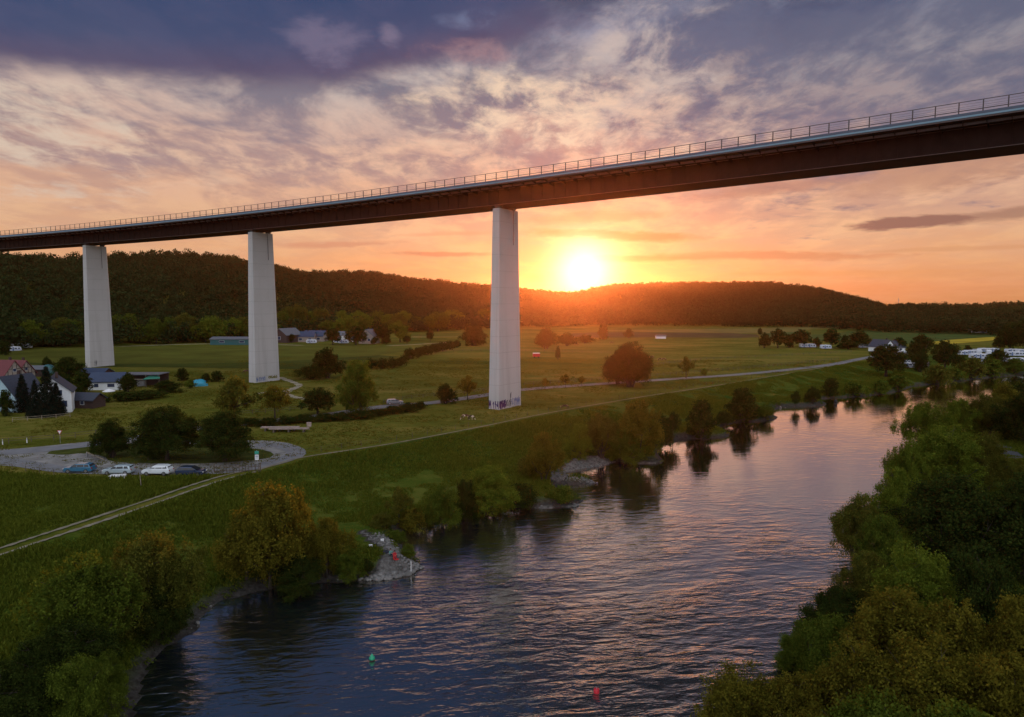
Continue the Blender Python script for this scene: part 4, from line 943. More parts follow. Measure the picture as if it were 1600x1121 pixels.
fence([(640, 556), (700, 551), (770, 549), (900, 551), (1000, 553)], 5, 'thin fence line across the middle pasture behind the pier', h=1.2, pr=.08, group=None)
# little gate of upright pales where the track meets the car park
t = empty('gate', (*gb(372, 741), 0), .12, 'small dark gate of upright pales where the grassy track meets the car park', 'gate'); t.location.z = gz(t.location.x, t.location.y)
for i in range(14): MB().box((-3.2 + i * .5, 0, .62), (.09, .04, 1.24)).build('pale', wood, t)
for z_ in (.35, .95): MB().box((0, -.045, z_), (7, .05, .09)).build('rail', wood, t)
for x_ in (-3.6, 3.6): MB().box((x_, 0, .75), (.16, .16, 1.5)).build('gate_post', wood, t)

# ------------------------------------------------------------------ small roadside things
white = mat('white_paint', (.75, .76, .78), .5, var=.06); black = mat('black_rubber', (.02, .02, .022), .8); grey = mat('galvanised', (.35, .36, .38), .45, metal=.6)
red = mat('red_paint', (.45, .02, .02), .45); green_s = mat('sign_green', (.03, .30, .22), .5)
def at(px, py): x, y = gt(px, py); return (x, y, gz(x, y))
t = empty('yield_sign', at(95, 697), 0, 'white inverted triangle yield sign on a post at the parking loop', 'road sign')
MB().tube([(0, 0, 0), (0, 0, 2.2)], .035, 8).build('post', grey, t)
MB().prism([(-.50, 2.55), (.50, 2.55), (0, 1.68)], 'y', -.03, -.005).build('sign_rim', red, t); MB().prism([(-.36, 2.47), (.36, 2.47), (0, 1.84)], 'y', -.045, -.031).build('sign_face', white, t)
for px, py, lb in ((43, 697, 'white roadside marker post by the wooden fence'), (5, 700, 'white marker post at the left margin by the fence')):
    t = empty('marker_post', at(px, py), 0, lb, 'marker post', None); MB().box((0, 0, .5), (.14, .12, 1.0), 0, .8).build('shaft', white, t); MB().box((0, 0, .80), (.16, .14, .14)).build('band', black, t)
t = empty('info_sign', at(403, 735), .1, 'tall sign post with small green board above a white panel at the gate', 'sign')
MB().tube([(0, 0, 0), (0, 0, 3.1)], .05, 8).build('post', grey, t); MB().box((0, -.08, 1.95), (.62, .04, .9)).build('panel', white, t); MB().box((0, -.08, 2.75), (.66, .04, .5)).build('green_board', green_s, t)
MB().box((0, -.105, 2.15), (.44, .006, .12)).box((0, -.105, 1.85), (.44, .006, .07)).build('panel_print', mat('sign_print', (.03, .12, .22), .6), t)
o = MB().box((0, 0, .25), (2.4, 1.4, .5), 0, .96).build('manhole_slab', white, bevel=.03); x, y = gt(185, 751); o.location = (x, y, gz(x, y)); o.rotation_euler = (0, 0, .15); tag(o, 'flat white concrete slab in the grass below the silver car', 'slab')
t = empty('wooden_stake', at(222, 766), 0, 'single pale leaning stake in the dark grass', 'stake'); MB().tube([(0, 0, -.2), (-.12, 0, 1.9)], [.05, .04], 6).build('shaft', pale_wood, t)
t = empty('barrier_pole', at(150, 722), -.5, 'striped toppled barrier pole lying on the gravel left of the small dark tree', 'barrier'); MB().tube([(-2.6, 0, 1.0), (2.6, 0, .25)], .09, 8).build('pole', pale_wood, t); MB().box((-2.4, 0, .5), (.25, .25, 1.0)).build('pivot_post', grey, t)
plank = mat('sawn_timber', (.30, .23, .20), .85, var=.3, scale=1.5)
t = empty('timber_stack', at(445, 678), .07, 'two long pale timber beams on trestles on the grass', 'timber stack')
for k_, (yy, x0, x1) in enumerate(((1.6, -5.4, 2.6), (0, -3.2, 5.0))):
    mb = MB(); [mb.box(((x0 + x1) / 2, yy + j * .32, .75), (x1 - x0, .29, .22)) for j in range(4)]; mb.build('beam', plank, t)
    for xx in (x0 + 1, (x0 + x1) / 2, x1 - 1): MB().box((xx, yy + .45, .31), (.3, 1.5, .62)).build('trestle', wood, t)
MB().box((4.6, 2.6, 1.2), (1.0, .12, 1.0)).box((4.6, 2.6, .35), (.12, .12, .7)).build('notice_board', plank, t)

# ------------------------------------------------------------------ cars
glass = mat('car_glass', (.02, .025, .03), .08, var=0); lamp_w = mat('lamp_clear', (.7, .7, .68), .15, var=.05); lamp_r = mat('lamp_red', (.35, .01, .01), .2); rimm = mat('wheel_rim', (.45, .46, .48), .3, metal=.8)
def car(loc, rz, paint, label, kind='estate', name='parked_car', group='cars parked in a row on the loop', flip=False):
    t = empty(name, loc, rz, label, 'car', group); L = 4.5; Wd = .88
    low = [(-2.22, .30), (-2.26, .62), (-2.18, .98), (2.0, .92), (2.18, .72), (2.24, .45), (2.16, .28)]
    if kind == 'hatch': roof = [(-2.12, .95), (-1.78, 1.42), (-1.2, 1.50), (.25, 1.49), (.62, 1.34), (1.22, .98)]
    elif kind == 'suv': roof = [(-2.12, .98), (-1.92, 1.50), (-1.3, 1.62), (.2, 1.62), (.6, 1.45), (1.15, 1.0)]; low = [(a, b_ + .06) for a, b_ in low]
    else: roof = [(-2.15, .95), (-1.98, 1.36), (-1.4, 1.48), (.2, 1.47), (.58, 1.32), (1.3, .98)]
    def cut(prof, w0, w1, zr):
        mb = MB(); n = len(prof); z0, z1 = zr; vs = []
        for s_ in (-1, 1):
            for a, b_ in prof: q_ = min(1, max(0, (b_ - z0) / (z1 - z0))); vs.append((a, s_ * (w0 + (w1 - w0) * q_), b_))
        return mb.add(vs, [tuple(range(n)), tuple(range(n, 2 * n))[::-1]] + [(i, (i + 1) % n, n + (i + 1) % n, n + i) for i in range(n)])
    body = cut(low, Wd, Wd * .96, (.3, 1.0)); b2 = cut(roof, Wd * .95, Wd * .74, (.95, 1.5)); body.add(b2.v, b2.f)
    body.build('body', paint, t, bevel=.06)
    zt = max(b_ for a, b_ in roof); n = 0
    # side windows, windscreen, rear window: panes laid just proud of the cabin
    for s_ in (-1, 1):
        for x0, x1, x2, x3 in ((-1.05, .0, -.02, -1.0), (.08, 1.0, .50, .05), (-1.85, -1.15, -1.12, -1.68)):
            def wy(z): return s_ * (Wd * .95 + (Wd * .74 - Wd * .95) * min(1, (z - .95) / .55) + .012)
            za, zb = 1.03 + (zt - 1.5), zt - .12
            MB().add([(x0, wy(za), za), (x1, wy(za), za), (x2, wy(zb), zb), (x3, wy(zb), zb)], [(0, 1, 2, 3)]).build('window', glass, t)
    r4, r5 = roof[-2], roof[-1]; r3 = roof[-3]
    MB().add([(r5[0] - .02, -.74, r5[1] + .08), (r5[0] - .02, .74, r5[1] + .08), (r3[0] + .10, .62, r3[1] + .00), (r3[0] + .10, -.62, r3[1])], [(0, 1, 2, 3)]).build('windscreen', glass, t)
    MB().add([(roof[0][0] - .02 + .08, -.72, 1.08), (roof[0][0] + .06, .72, 1.08), (roof[1][0] - .03, .62, roof[1][1] - .04), (roof[1][0] - .03, -.62, roof[1][1] - .04)], [(0, 1, 2, 3)]).build('rear_window', glass, t)
    for xx in (-1.38, 1.42):
        for s_ in (-1, 1):
            wv_ = MB().tube([(xx, s_ * .68, .33), (xx, s_ * .90, .33)], .33, 18).build('wheel', black, t)
            MB().tube([(xx, s_ * .895, .33), (xx, s_ * .915, .33)], .21, 12).build('rim', rimm, wv_)
    for s_ in (-1, 1):
        MB().box((2.17, s_ * .62, .72), (.14, .36, .15)).build('headlight', lamp_w, t); MB().box((-2.19, s_ * .66, .82), (.12, .26, .22)).build('tail_light', lamp_r, t)
        MB().box((.85, s_ * .98, 1.02), (.14, .18, .12)).build('mirror', paint, t)
    return t
cb = mat('paint_blue', (.035, .14, .24), .25, var=.03, coat=.6); cs = mat('paint_silver', (.42, .52, .58), .28, metal=.3, var=.03, coat=.6); cw_ = mat('paint_white', (.66, .72, .76), .28, var=.03, coat=.6); cn_ = mat('paint_navy', (.012, .03, .075), .22, var=.03, coat=.6); cg = mat('paint_grey', (.25, .25, .28), .25, metal=.4, var=.03, coat=.5)
car(at(126, 742), math.pi + .05, cb, 'blue hatchback, leftmost of the row of parked cars', 'hatch')
car(at(187, 744), math.pi + .06, cs, 'silver blue estate car parked between the blue and the white car', 'estate')
car(at(248, 745), math.pi - .02, cw_, 'white crossover with black roof glass, third of the parked row', 'suv')
car(at(300, 746), 0.0, cn_, 'very dark navy car, rightmost of the parked row', 'hatch')
x, y = gb(617, 633.5); o = car((x, y, gz(x, y) + .08), R(17), cg, 'grey car driving along the lane under the bridge', 'estate', 'driving_car', None)

# ------------------------------------------------------------------ houses and sheds
wall_w = mat('white_render', (.78, .82, .86), .85, var=.08, scale=1); wall_b = mat('pale_blue_render', (.36, .52, .60), .85, var=.08); wall_c = mat('cream_render', (.30, .26, .23), .85, var=.1)
roof_r = mat('red_tiles', (.13, .028, .034), .8, var=.25, scale=3); roof_d = mat('dark_tiles', (.035, .045, .07), .7, var=.25, scale=3); roof_bl = mat('blue_sheet_roof', (.025, .045, .095), .5, var=.15, scale=1)
brick = mat('brown_brick', (.05, .030, .026), .9, var=.3, scale=3); pane_m = mat('dark_pane', (.03, .05, .10), .1, var=0); timb = mat('black_timber', (.03, .022, .02), .8); roof_g = mat('grey_sheet_roof', (.11, .12, .14), .7, var=.15, scale=1)
roof_t = mat('teal_sheet', (.015, .10, .11), .5, var=.1); tarp_b = mat('blue_tarpaulin', (.02, .28, .42), .6, var=.2, scale=2); tarp_g = mat('green_tarpaulin', (.02, .17, .12), .6, var=.2, scale=2)
def house(loc, rz, L, Wd, eave, ridge, wallm, roofm, label, name='house', wins=(), over=.45, chim=True, door=None, group=None, frame=False, cat='house'):
    """ridge along local x, gables at +x and -x.  wins: (face, u, z, w, h) with face in x+ x- y+ y-"""
    t = empty(name, loc, rz, label, cat, group)
    MB().prism([(-Wd / 2, -.6), (Wd / 2, -.6), (Wd / 2, eave), (0, ridge), (-Wd / 2, eave)], 'x', -L / 2, L / 2).build('wall', wallm, t)
    sl = (ridge - eave) / (Wd / 2); th = .22
    rb = MB()
    for s_ in (-1, 1):
        y1 = s_ * (Wd / 2 + over); z1 = eave - over * sl
        rb.prism([(0, ridge + .03), (y1, z1 + .03), (y1, z1 + th + .03), (0, ridge + th + .03)], 'x', -L / 2 - over, L / 2 + over)
    rf = rb.build('roof', roofm, t)
    if chim: MB().box((L * .22, Wd * .12, ridge + .35), (.6, .6, 1.5)).build('chimney', brick, rf)
    def place(face, u, z, w_, h_, m_, nm, dep=.05, pr=.0):
        if face[0] == 'x': sx = 1 if face[1] == '+' else -1; return MB().box((sx * (L / 2 + .02 + pr), u, z), (dep, w_, h_)).build(nm, m_, t)
        sy = 1 if face[1] == '+' else -1; return MB().box((u, sy * (Wd / 2 + .02 + pr), z), (w_, dep, h_)).build(nm, m_, t)
    for wf in wins:
        face, u, z, w_, h_ = wf; fr = place(face, u, z, w_ + .16, h_ + .16, white, 'window', .05)
        pn = place(face, u, z, w_, h_, pane_m, 'pane', .05, .012); pn.parent = fr
    if door: place(door[0], door[1], 1.05, 1.0, 2.1, wood, 'door', .07)
    if frame:
        fb = MB(); sx = -1
        for sx in (-1, 1):
            for yy in np.linspace(-Wd / 2 + .15, Wd / 2 - .15, 6):
                top = eave + (ridge - eave) * (1 - abs(yy) / (Wd / 2)) - .25; fb.box((sx * (L / 2 + .03), yy, top / 2), (.06, .16, top))
            for zz in (eave * .5, eave, eave + (ridge - eave) * .45):
                hw = Wd / 2 * (1 if zz <= eave else 1 - (zz - eave) / (ridge - eave)) - .1; fb.box((sx * (L / 2 + .065), 0, zz), (.05, hw * 2, .15))
        fb.build('timber_frame', timb, t)
    return t
def hp(px, py): x, y = gb(px, py); return (x, y, gz(x, y))
house(hp(86, 646), R(-62), 9.5, 8.2, 5.2, 8.8, wall_w, roof_d, 'white gabled house with two blue windows behind dark spruces', wins=[('x+', 2.5, 2.2, 1.3, 1.5), ('x+', 1.6, 5.0, 1.2, 1.3), ('x+', -1.6, 2.0, 1.3, 1.5), ('y-', 2, 2, 1.4, 1.3), ('y-', -2, 2, 1.4, 1.3)], door=('y-', 0))
house(hp(28, 644), R(82), 9.0, 8.5, 3.6, 8.6, wall_b, roof_d, 'pale blue house with steep dark roof left of the spruces', wins=[('x-', 0, 1.9, 1.8, 1.5), ('x-', .9, 5.0, 1.1, 1.1), ('y-', -1, 1.8, 1.4, 1.3)], door=('y-', 2.2))
house(hp(6, 604), R(-18), 10.5, 7.5, 2.9, 7.6, wall_c, roof_r, 'half timbered house with large red tiled roof at the left margin', wins=[('x+', 1.4, 2.0, 1.1, 1.3), ('x+', -1.4, 2.0, 1.1, 1.3), ('x+', 0, 4.6, 1, 1.0), ('y-', -2, 1.6, 1.2, 1.2), ('y-', 1.8, 1.6, 1.2, 1.2)], frame=True)
house(hp(29, 598), R(-18), 8.0, 6.4, 2.6, 6.6, wall_c, roof_r, 'smaller red roofed house right behind the half timbered one', wins=[('x+', 1.2, 1.5, 1, 1.1), ('x+', 0, 3.9, .9, .9), ('y-', 0, 1.5, 1.2, 1.1)], frame=True)
house(hp(53, 592), R(4), 12, 5, 2.6, 3.6, brick, roof_g, 'low grey roofed shed between red roof and teal dome', 'shed', chim=False, cat='shed', wins=[('y-', 0, 1.5, 1.2, .8)])
house(hp(134, 640), R(-8), 8, 4.5, 2.2, 3.6, brick, roof_d, 'low brown brick annexe right of the white gable', 'shed', chim=False, cat='shed', wins=[('y-', 1, 1.5, 1, 1)])
house(hp(172, 611), R(8), 9.5, 7.0, 2.6, 4.9, wall_w, roof_bl, 'garden hut with blue hipped roof behind the parasol', 'shed', chim=False, cat='shed', wins=[('y-', 1.8, 1.4, 2.0, 1.0), ('y-', -2.4, 1.4, 1.2, 1.0)])
house(hp(150, 597), R(-4), 9, 5.5, 2.5, 3.8, brick, roof_bl, 'low shed with blue grey roof at the foot of the farthest pier', 'shed', chim=False, cat='shed')
# open barn with flat roof
t = empty('open_barn', hp(226, 607), R(2), 'open timber barn with long flat grey roof and green tarpaulin', 'barn')
MB().box((0, 0, 4.1), (13, 7, .25)).build('roof', roof_g, t); MB().box((0, 3.2, 2.0), (12.6, .2, 4.0)).build('wall', brick, t)
for x_ in (-6.2, -2.1, 2.1, 6.2): MB().box((x_, -3.2, 2.0), (.22, .22, 4.0)).build('post', wood, t)
MB().box((0, -3.2, 2.6), (12.2, .08, .18)).build('rail', pale_wood, t); MB().box((-1.2, .5, .9), (2.2, 1.6, 1.8), .2).build('stored_crate', grey, t); MB().add([(1.4, -3.9, 2.6), (6.8, -3.9, 2.9), (5.8, -2.0, 4.3), (3.6, -2.0, 4.3), (1.4, -3.8, 2.5), (6.8, -3.8, 2.8), (5.8, -1.9, 4.25), (3.6, -1.9, 4.25)], [(0, 1, 2, 3), (4, 7, 6, 5), (0, 4, 5, 1), (1, 5, 6, 2), (2, 6, 7, 3), (3, 7, 4, 0)]).build('tarpaulin', tarp_g, t)
def dome(name, loc, d, mt, label, cat, seed=0, hump=.15):
    r = random.Random(seed); mb = MB(); n, m_ = 14, 6; vs = []; fs = []
    for j in range(m_ + 1):
        ph = j / m_ * math.pi / 2
        for i in range(n):
            a = 2 * math.pi * i / n; q_ = 1 + r.uniform(-hump, hump); vs.append((math.cos(a) * math.cos(ph) ** .7 * d[0] / 2 * q_, math.sin(a) * math.cos(ph) ** .7 * d[1] / 2 * q_, math.sin(ph) * d[2] * q_))
    for j in range(m_):
        for i in range(n): fs.append((j * n + i, j * n + (i + 1) % n, (j + 1) * n + (i + 1) % n, (j + 1) * n + i))
    o = mb.add(vs, fs).build(name, mt, None, True); o.location = loc; return tag(o, label, cat)
dome('garden_dome', hp(77, 592), (5.0, 4.5, 4.2), roof_t, 'teal rounded garden dome tent behind the dark spruces', 'tent', 1, .03)
dome('covered_woodpile', hp(311, 606), (5.2, 3.6, 2.0), tarp_b, 'bright blue tarpaulin over a heap beside the pasture', 'tarpaulin', 2, .14)
t = empty('parasol', hp(171, 626), 0, 'open white garden parasol beside the hedge', 'parasol'); MB().tube([(0, 0, 0), (0, 0, 2.6)], .04, 8).build('pole', wood, t)
mb = MB(); mb.add([(math.cos(a) * 1.7, math.sin(a) * 1.7, 2.0) for a in np.arange(8) * math.pi / 4] + [(0, 0, 2.75)] + [(math.cos(a) * 1.7, math.sin(a) * 1.7, 1.92) for a in np.arange(8) * math.pi / 4], [(i, (i + 1) % 8, 8) for i in range(8)] + [(i, 9 + i, 9 + (i + 1) % 8, (i + 1) % 8) for i in range(8)]); mb.build('canopy', white, t)
t = empty('garden_table', hp(108, 648), .2, 'small white garden table in front of the white house', 'table'); MB().box((0, 0, .72), (1.8, 1, .06)).build('table_top', white, t)
for a_, b_ in ((-.8, -.4), (.8, -.4), (-.8, .4), (.8, .4)): MB().box((a_, b_, .35), (.06, .06, .69)).build('leg', white, t)
house(hp(372, 541), R(2), 30, 10, 3.4, 4.6, roof_t, roof_g, 'long low farm hall with teal walls and pale roof behind the second pier', 'farm_hall', chim=False, cat='barn', wins=[('y-', -8, 2, 3, 1.2), ('y-', 4, 2, 3, 1.2)])
house(hp(449, 537), R(70), 16, 11, 5, 9, brick, roof_g, 'tall brown barn with grey roof right of the second pier', 'barn', chim=False, cat='barn', wins=[('x-', 0, 3, 2, 2)])
house(hp(472, 536), R(5), 17, 10, 3.6, 6.6, wall_c, roof_bl, 'farmhouse with long dark blue roof beside the brown barn', wins=[('y-', -6, 1.9, 2, 1.4), ('y-', 0, 1.9, 2, 1.4), ('y-', 6, 1.9, 2, 1.4)])
house(hp(493, 535), R(-6), 14, 10, 3.6, 7, wall_c, roof_bl, 'second blue roofed farm building right of the farmhouse', wins=[('y-', -4, 1.9, 2, 1.4), ('y-', 4, 1.9, 2, 1.4)])
house(hp(577, 538), R(80), 11, 10, 5, 9, wall_c, roof_g, 'grey roofed house between the two round trees of the farm', wins=[('x-', 2, 2.5, 1.6, 1.6), ('x-', -2, 2.5, 1.6, 1.6)])
house(hp(538, 535), R(3), 14, 9, 4, 6.5, wall_w, roof_g, 'low white farm shed left of the round green tree', 'shed', chim=False, cat='shed')
house(hp(15, 545), R(-3), 46, 12, 4, 6, wall_c, roof_g, 'long grey roofed building above the left campsite', 'hall', chim=False, cat='hall', wins=[('y-', -12, 2, 3, 1.4), ('y-', 0, 2, 3, 1.4), ('y-', 12, 2, 3, 1.4)])
house(hp(1377, 546), R(-62), 10, 9, 2.8, 6.6, wall_w, roof_d, 'white gabled farmhouse with dark roof above the lane end', wins=[('x-', 2, 1.6, 1.2, 1.2), ('x-', -2, 1.6, 1.2, 1.2), ('x-', 0, 4.2, 1.2, 1.2)])
house(hp(1392, 546), R(10), 12, 8, 2.6, 6.0, wall_w, roof_d, 'dark roofed wing right of the white gabled farmhouse', wins=[('y-', -3, 1.5, 1.6, 1.1), ('y-', 3, 1.5, 1.6, 1.1)])
house(hp(1032, 528), R(3), 7, 4, 1.8, 2.6, wall_w, roof_g, 'low white field shelter beside the ploughed strip', 'shed', chim=False, cat='shed')
house(hp(1523, 516), R(3), 9, 6, 3, 4.5, wall_w, roof_g, 'tiny white hut before the far wood at right', 'shed', chim=False, cat='shed')

# ------------------------------------------------------------------ caravans
cv_w = mat('caravan_white', (.62, .66, .74), .4, var=.05); cv_s = mat('caravan_stripe', (.05, .12, .28), .5)
def make_caravan():
    t = empty('caravan', (0, 0, 0)); L, Wd, H = 6.2, 2.3, 2.55
    MB().prism([(-L / 2, .75), (-L / 2 + .1, .45), (L / 2 - .3, .45), (L / 2, .9), (L / 2 - .25, 2.1), (L / 2 - .8, H), (-L / 2 + .35, H), (-L / 2, 2.2)], 'y', -Wd / 2, Wd / 2).build('body', cv_w, t, bevel=.08)
    for x_ in (-1.9, .3, 1.9):
        for s_ in (-1, 1):
            MB().box((x_, s_ * (Wd / 2 + .01), 1.65), (1.1, .05, .6)).build('window', pane_m, t)
    MB().box((-.85, -Wd / 2 - .012, 1.4), (.65, .05, 1.75)).build('door', cv_s, t)
    for s_ in (-1, 1): MB().box((0, s_ * (Wd / 2 + .008), .95), (L * .9, .03, .22)).build('stripe', cv_s, t)
    MB().box((0, 0, H + .06), (.9, .9, .12)).build('roof_hatch', white, t)
    for s_ in (-1, 1): MB().tube([(0, s_ * .85, .32), (0, s_ * 1.1, .32)], .32, 12).build('wheel', black, t)
    MB().box((L / 2 + .6, 0, .5), (1.3, .12, .1)).build('drawbar', grey, t)
    return t
CV = [(1507, 551, 5, 'long white caravan at the left end of the right hand field'), (1516, 551, -4, 'second white caravan from the left, with its bluish side'), (1526, 549, 80, 'tall looking caravan seen end on behind the left ones'), (1524, 556, 12, 'caravan in front of the end-on one'), (1533, 556, -8, 'caravan right of the middle in the front row'), (1537, 547, 4, 'caravan at the back of the left group'), (1544, 551, 60, 'caravan turned aslant in the left group'), (1552, 547, -12, 'rightmost caravan of the left group'), (1534, 564, 30, 'single caravan lowest of the group beside the bank bushes'), (1540, 560, 75, 'small end-on caravan above the lowest one'),
      (1579, 548, 6, 'back row caravan left in the right group'), (1587, 548, 4, 'back row caravan in the middle of the right group'), (1596, 549, 8, 'back row caravan at the right margin'), (1582, 553, -4, 'middle row caravan left in the right group'), (1591, 553, 3, 'middle row caravan at the right of the group'), (1574, 559, 70, 'end-on caravan leftmost in the front row'), (1584, 559, 5, 'front row caravan in the middle of the right group'), (1594, 559, -6, 'front row caravan at the right margin'),
      (1412, 566, 15, 'caravan under the dark tree nearest the river'), (1420, 569, -10, 'caravan just right of the one under the dark tree'), (1410, 553, 5, 'reddish lit caravan behind the lane tree'), (1444, 567, 40, 'caravan half hidden between dark trees'),
      (1257, 541, 4, 'left white van at the distant farm'), (1266, 541, -6, 'right white van at the distant farm'), (1290, 543, 0, 'small white vehicle in the farm yard'), (1348, 541, 6, 'white van left of the farmhouse gable'),
      (4, 551, 4, 'campsite caravan at the left margin'), (16, 551, -5, 'campsite caravan second from the left margin'), (28, 550, 8, 'campsite caravan in the middle of the left site'), (40, 550, -3, 'campsite caravan at the right end of the left site'), (22, 554, 60, 'front campsite caravan turned aslant'), (34, 547, 2, 'campsite caravan below the long grey roof'),
      (530, 538, 10, 'white trailer between the two farm trees'), (537, 539, -5, 'second white trailer between the two farm trees'), (487, 539, 3, 'pale trailer in front of the blue farm roof'), (1536, 517, 5, 'tiny pale caravan at the far wood edge')]
proto_cv = None
for px, py, rz, lb in CV:
    if proto_cv is None: o = proto_cv = make_caravan()
    else:
        o = proto_cv.copy(); C.objects.link(o)
        for ch in list(proto_cv.children): c_ = ch.copy(); C.objects.link(c_); c_.parent = o
    x, y = gb(px, py); o.location = (x, y, gz(x, y)); o.rotation_euler = (0, 0, R(rz)); tag(o, lb, 'caravan', 'caravans and white vans in the valley')

# ------------------------------------------------------------------ buoys
def lathe(prof, n=16):
    mb = MB(); vs = [(r_ * math.cos(2 * math.pi * k_ / n), r_ * math.sin(2 * math.pi * k_ / n), z_) for r_, z_ in prof for k_ in range(n)]; fs = []
    for i in range(len(prof) - 1):
        for k_ in range(n): fs.append((i * n + k_, i * n + (k_ + 1) % n, (i + 1) * n + (k_ + 1) % n, (i + 1) * n + k_))
    fs += [tuple(range(n))[::-1], tuple((len(prof) - 1) * n + k_ for k_ in range(n))]
    return mb.add(vs, fs)
bg_m = mat('buoy_green', (.01, .32, .17), .4, var=.1); br_m = mat('buoy_red', (.50, .012, .03), .4, var=.1)
x, y = gpt(584, 1033, WATER); t = empty('cone_buoy', (x, y, WATER), 0, 'green cone shaped buoy floating near the lower left of the river', 'buoy')
lathe([(.20, -.5), (.30, -.1), (.31, .05), (.31, .12)]).build('float', black, t, True); t.scale = (.8,) * 3; lathe([(.315, .12), (.33, .22), (.30, .34), (.05, .72), (.02, .74)]).build('cone', bg_m, t, True); lathe([(.02, .74), (.02, .86)], 6).build('top_eye', grey, t)
x, y = gpt(935, 1083, WATER); t = empty('can_buoy', (x, y, WATER), 0, 'red can shaped buoy floating near the lower edge of the river', 'buoy')
lathe([(.18, -.5), (.29, -.1), (.30, .05)]).build('float', black, t, True); t.scale = (.8,) * 3; lathe([(.30, .05), (.31, .12), (.30, .46), (.25, .53), (.06, .55)]).build('can', br_m, t, True); lathe([(.06, .55), (.06, .62), (.02, .64)], 8).build('top_eye', grey, t)
x, y = gpt(1306, 628, WATER); t = empty('can_buoy', (x, y, WATER), 0, 'small dark buoy far up the river near the third spit', 'buoy')
lathe([(.4, -.5), (.55, 0), (.55, .2)]).build('float', black, t, True); lathe([(.50, .2), (.5, 1.0), (.2, 1.3)]).build('can', black, t, True)

# ------------------------------------------------------------------ stones of the groynes and the shore
stone_m = mat('river_stone', (.15, .148, .145), .85, var=.45, scale=.9, bump=.02)
def stones():
    r = np.random.default_rng(4); bm = bmesh.new(); bmesh.ops.create_icosphere(bm, subdivisions=1, radius=1)
    v0 = np.array([v.co[:] for v in bm.verts]); f0 = np.array([[v.index for v in f.verts] for f in bm.faces]); bm.free()
    spots = []
    def along(px, n, spread, s0, s1, z=None):
        P_ = np.array([gpt(a, b, WATER + .3) for a, b in px]); L = np.r_[0, np.cumsum(np.hypot(*np.diff(P_, axis=0).T))]
        d = r.uniform(0, L[-1], n); X = np.interp(d, L, P_[:, 0]) + r.normal(0, spread, n); Y = np.interp(d, L, P_[:, 1]) + r.normal(0, spread, n)
        S = s0 + (s1 - s0) * r.random(n) ** 2.2; spots.append(np.stack([X, Y, S], 1))
    along([(598, 848), (612, 864), (628, 876), (645, 886), (662, 888)], 620, .75, .06, .26)
    along([(585, 905), (610, 903), (640, 900), (664, 889)], 420, .42, .10, .48)
    along([(560, 908), (585, 905)], 40, .4, .1, .4); along([(475, 916), (530, 911)], 22, .5, .15, .5)
    along([(312, 985), (350, 942), (420, 924), (480, 916)], 120, .5, .08, .35)
    along([(640, 828), (680, 817), (700, 812)], 160, .35, .08, .30)
    along([(840, 794), (870, 794), (900, 793), (914, 784)], 260, .5, .10, .45)
    along([(878, 742), (920, 730), (965, 722)], 700, .9, .05, .16); along([(878, 752), (910, 750), (935, 754)], 300, .4, .06, .2)
    along([(965, 722), (1000, 724), (1042, 723)], 200, .5, .12, .5)
    along([(1080, 685), (1110, 685), (1142, 681)], 160, .6, .15, .6); along([(1150, 659), (1215, 655)], 150, .5, .15, .6); along([(1225, 634), (1290, 632)], 120, .5, .15, .7)
    sp = np.concatenate(spots); z = ground(sp[:, 0], sp[:, 1])[0]; k_ = z > WATER - .55; sp, z = sp[k_], z[k_]; n = len(sp)
    jit = 1 + r.uniform(-.28, .28, (n, len(v0), 1)); sc = np.stack([sp[:, 2] * r.uniform(.8, 1.4, n), sp[:, 2] * r.uniform(.7, 1.1, n), sp[:, 2] * r.uniform(.45, .8, n)], 1)
    v = v0[None] * jit * sc[:, None]; a = r.uniform(0, 6.28, n); c_, s_ = np.cos(a)[:, None], np.sin(a)[:, None]
    X = v[..., 0] * c_ - v[..., 1] * s_ + sp[:, 0:1]; Y = v[..., 0] * s_ + v[..., 1] * c_ + sp[:, 1:2]; Z = v[..., 2] + z[:, None] + .1 * sp[:, 2:3]
    f = (f0[None] + (np.arange(n) * len(v0))[:, None, None]).reshape(-1, 3)
    tag(link('stones', np_mesh('stones', np.stack([X, Y, Z], -1).reshape(-1, 3), f, [stone_m])), 'grey broken stones of the groynes and gravel shores', 'stones', kind='stuff')
stones()
x, y = gpt(644, 892, WATER + .5); t = empty('groyne_mark', (x, y, gz(x, y)), 0, 'slim white marker pole at the tip of the stony point', 'marker pole'); MB().tube([(0, 0, -.3), (.02, 0, 1.5)], [.05, .035], 8).build('pole', white, t); MB().box((0, 0, .08), (.3, .3, .16)).build('foot', stone_m, t)

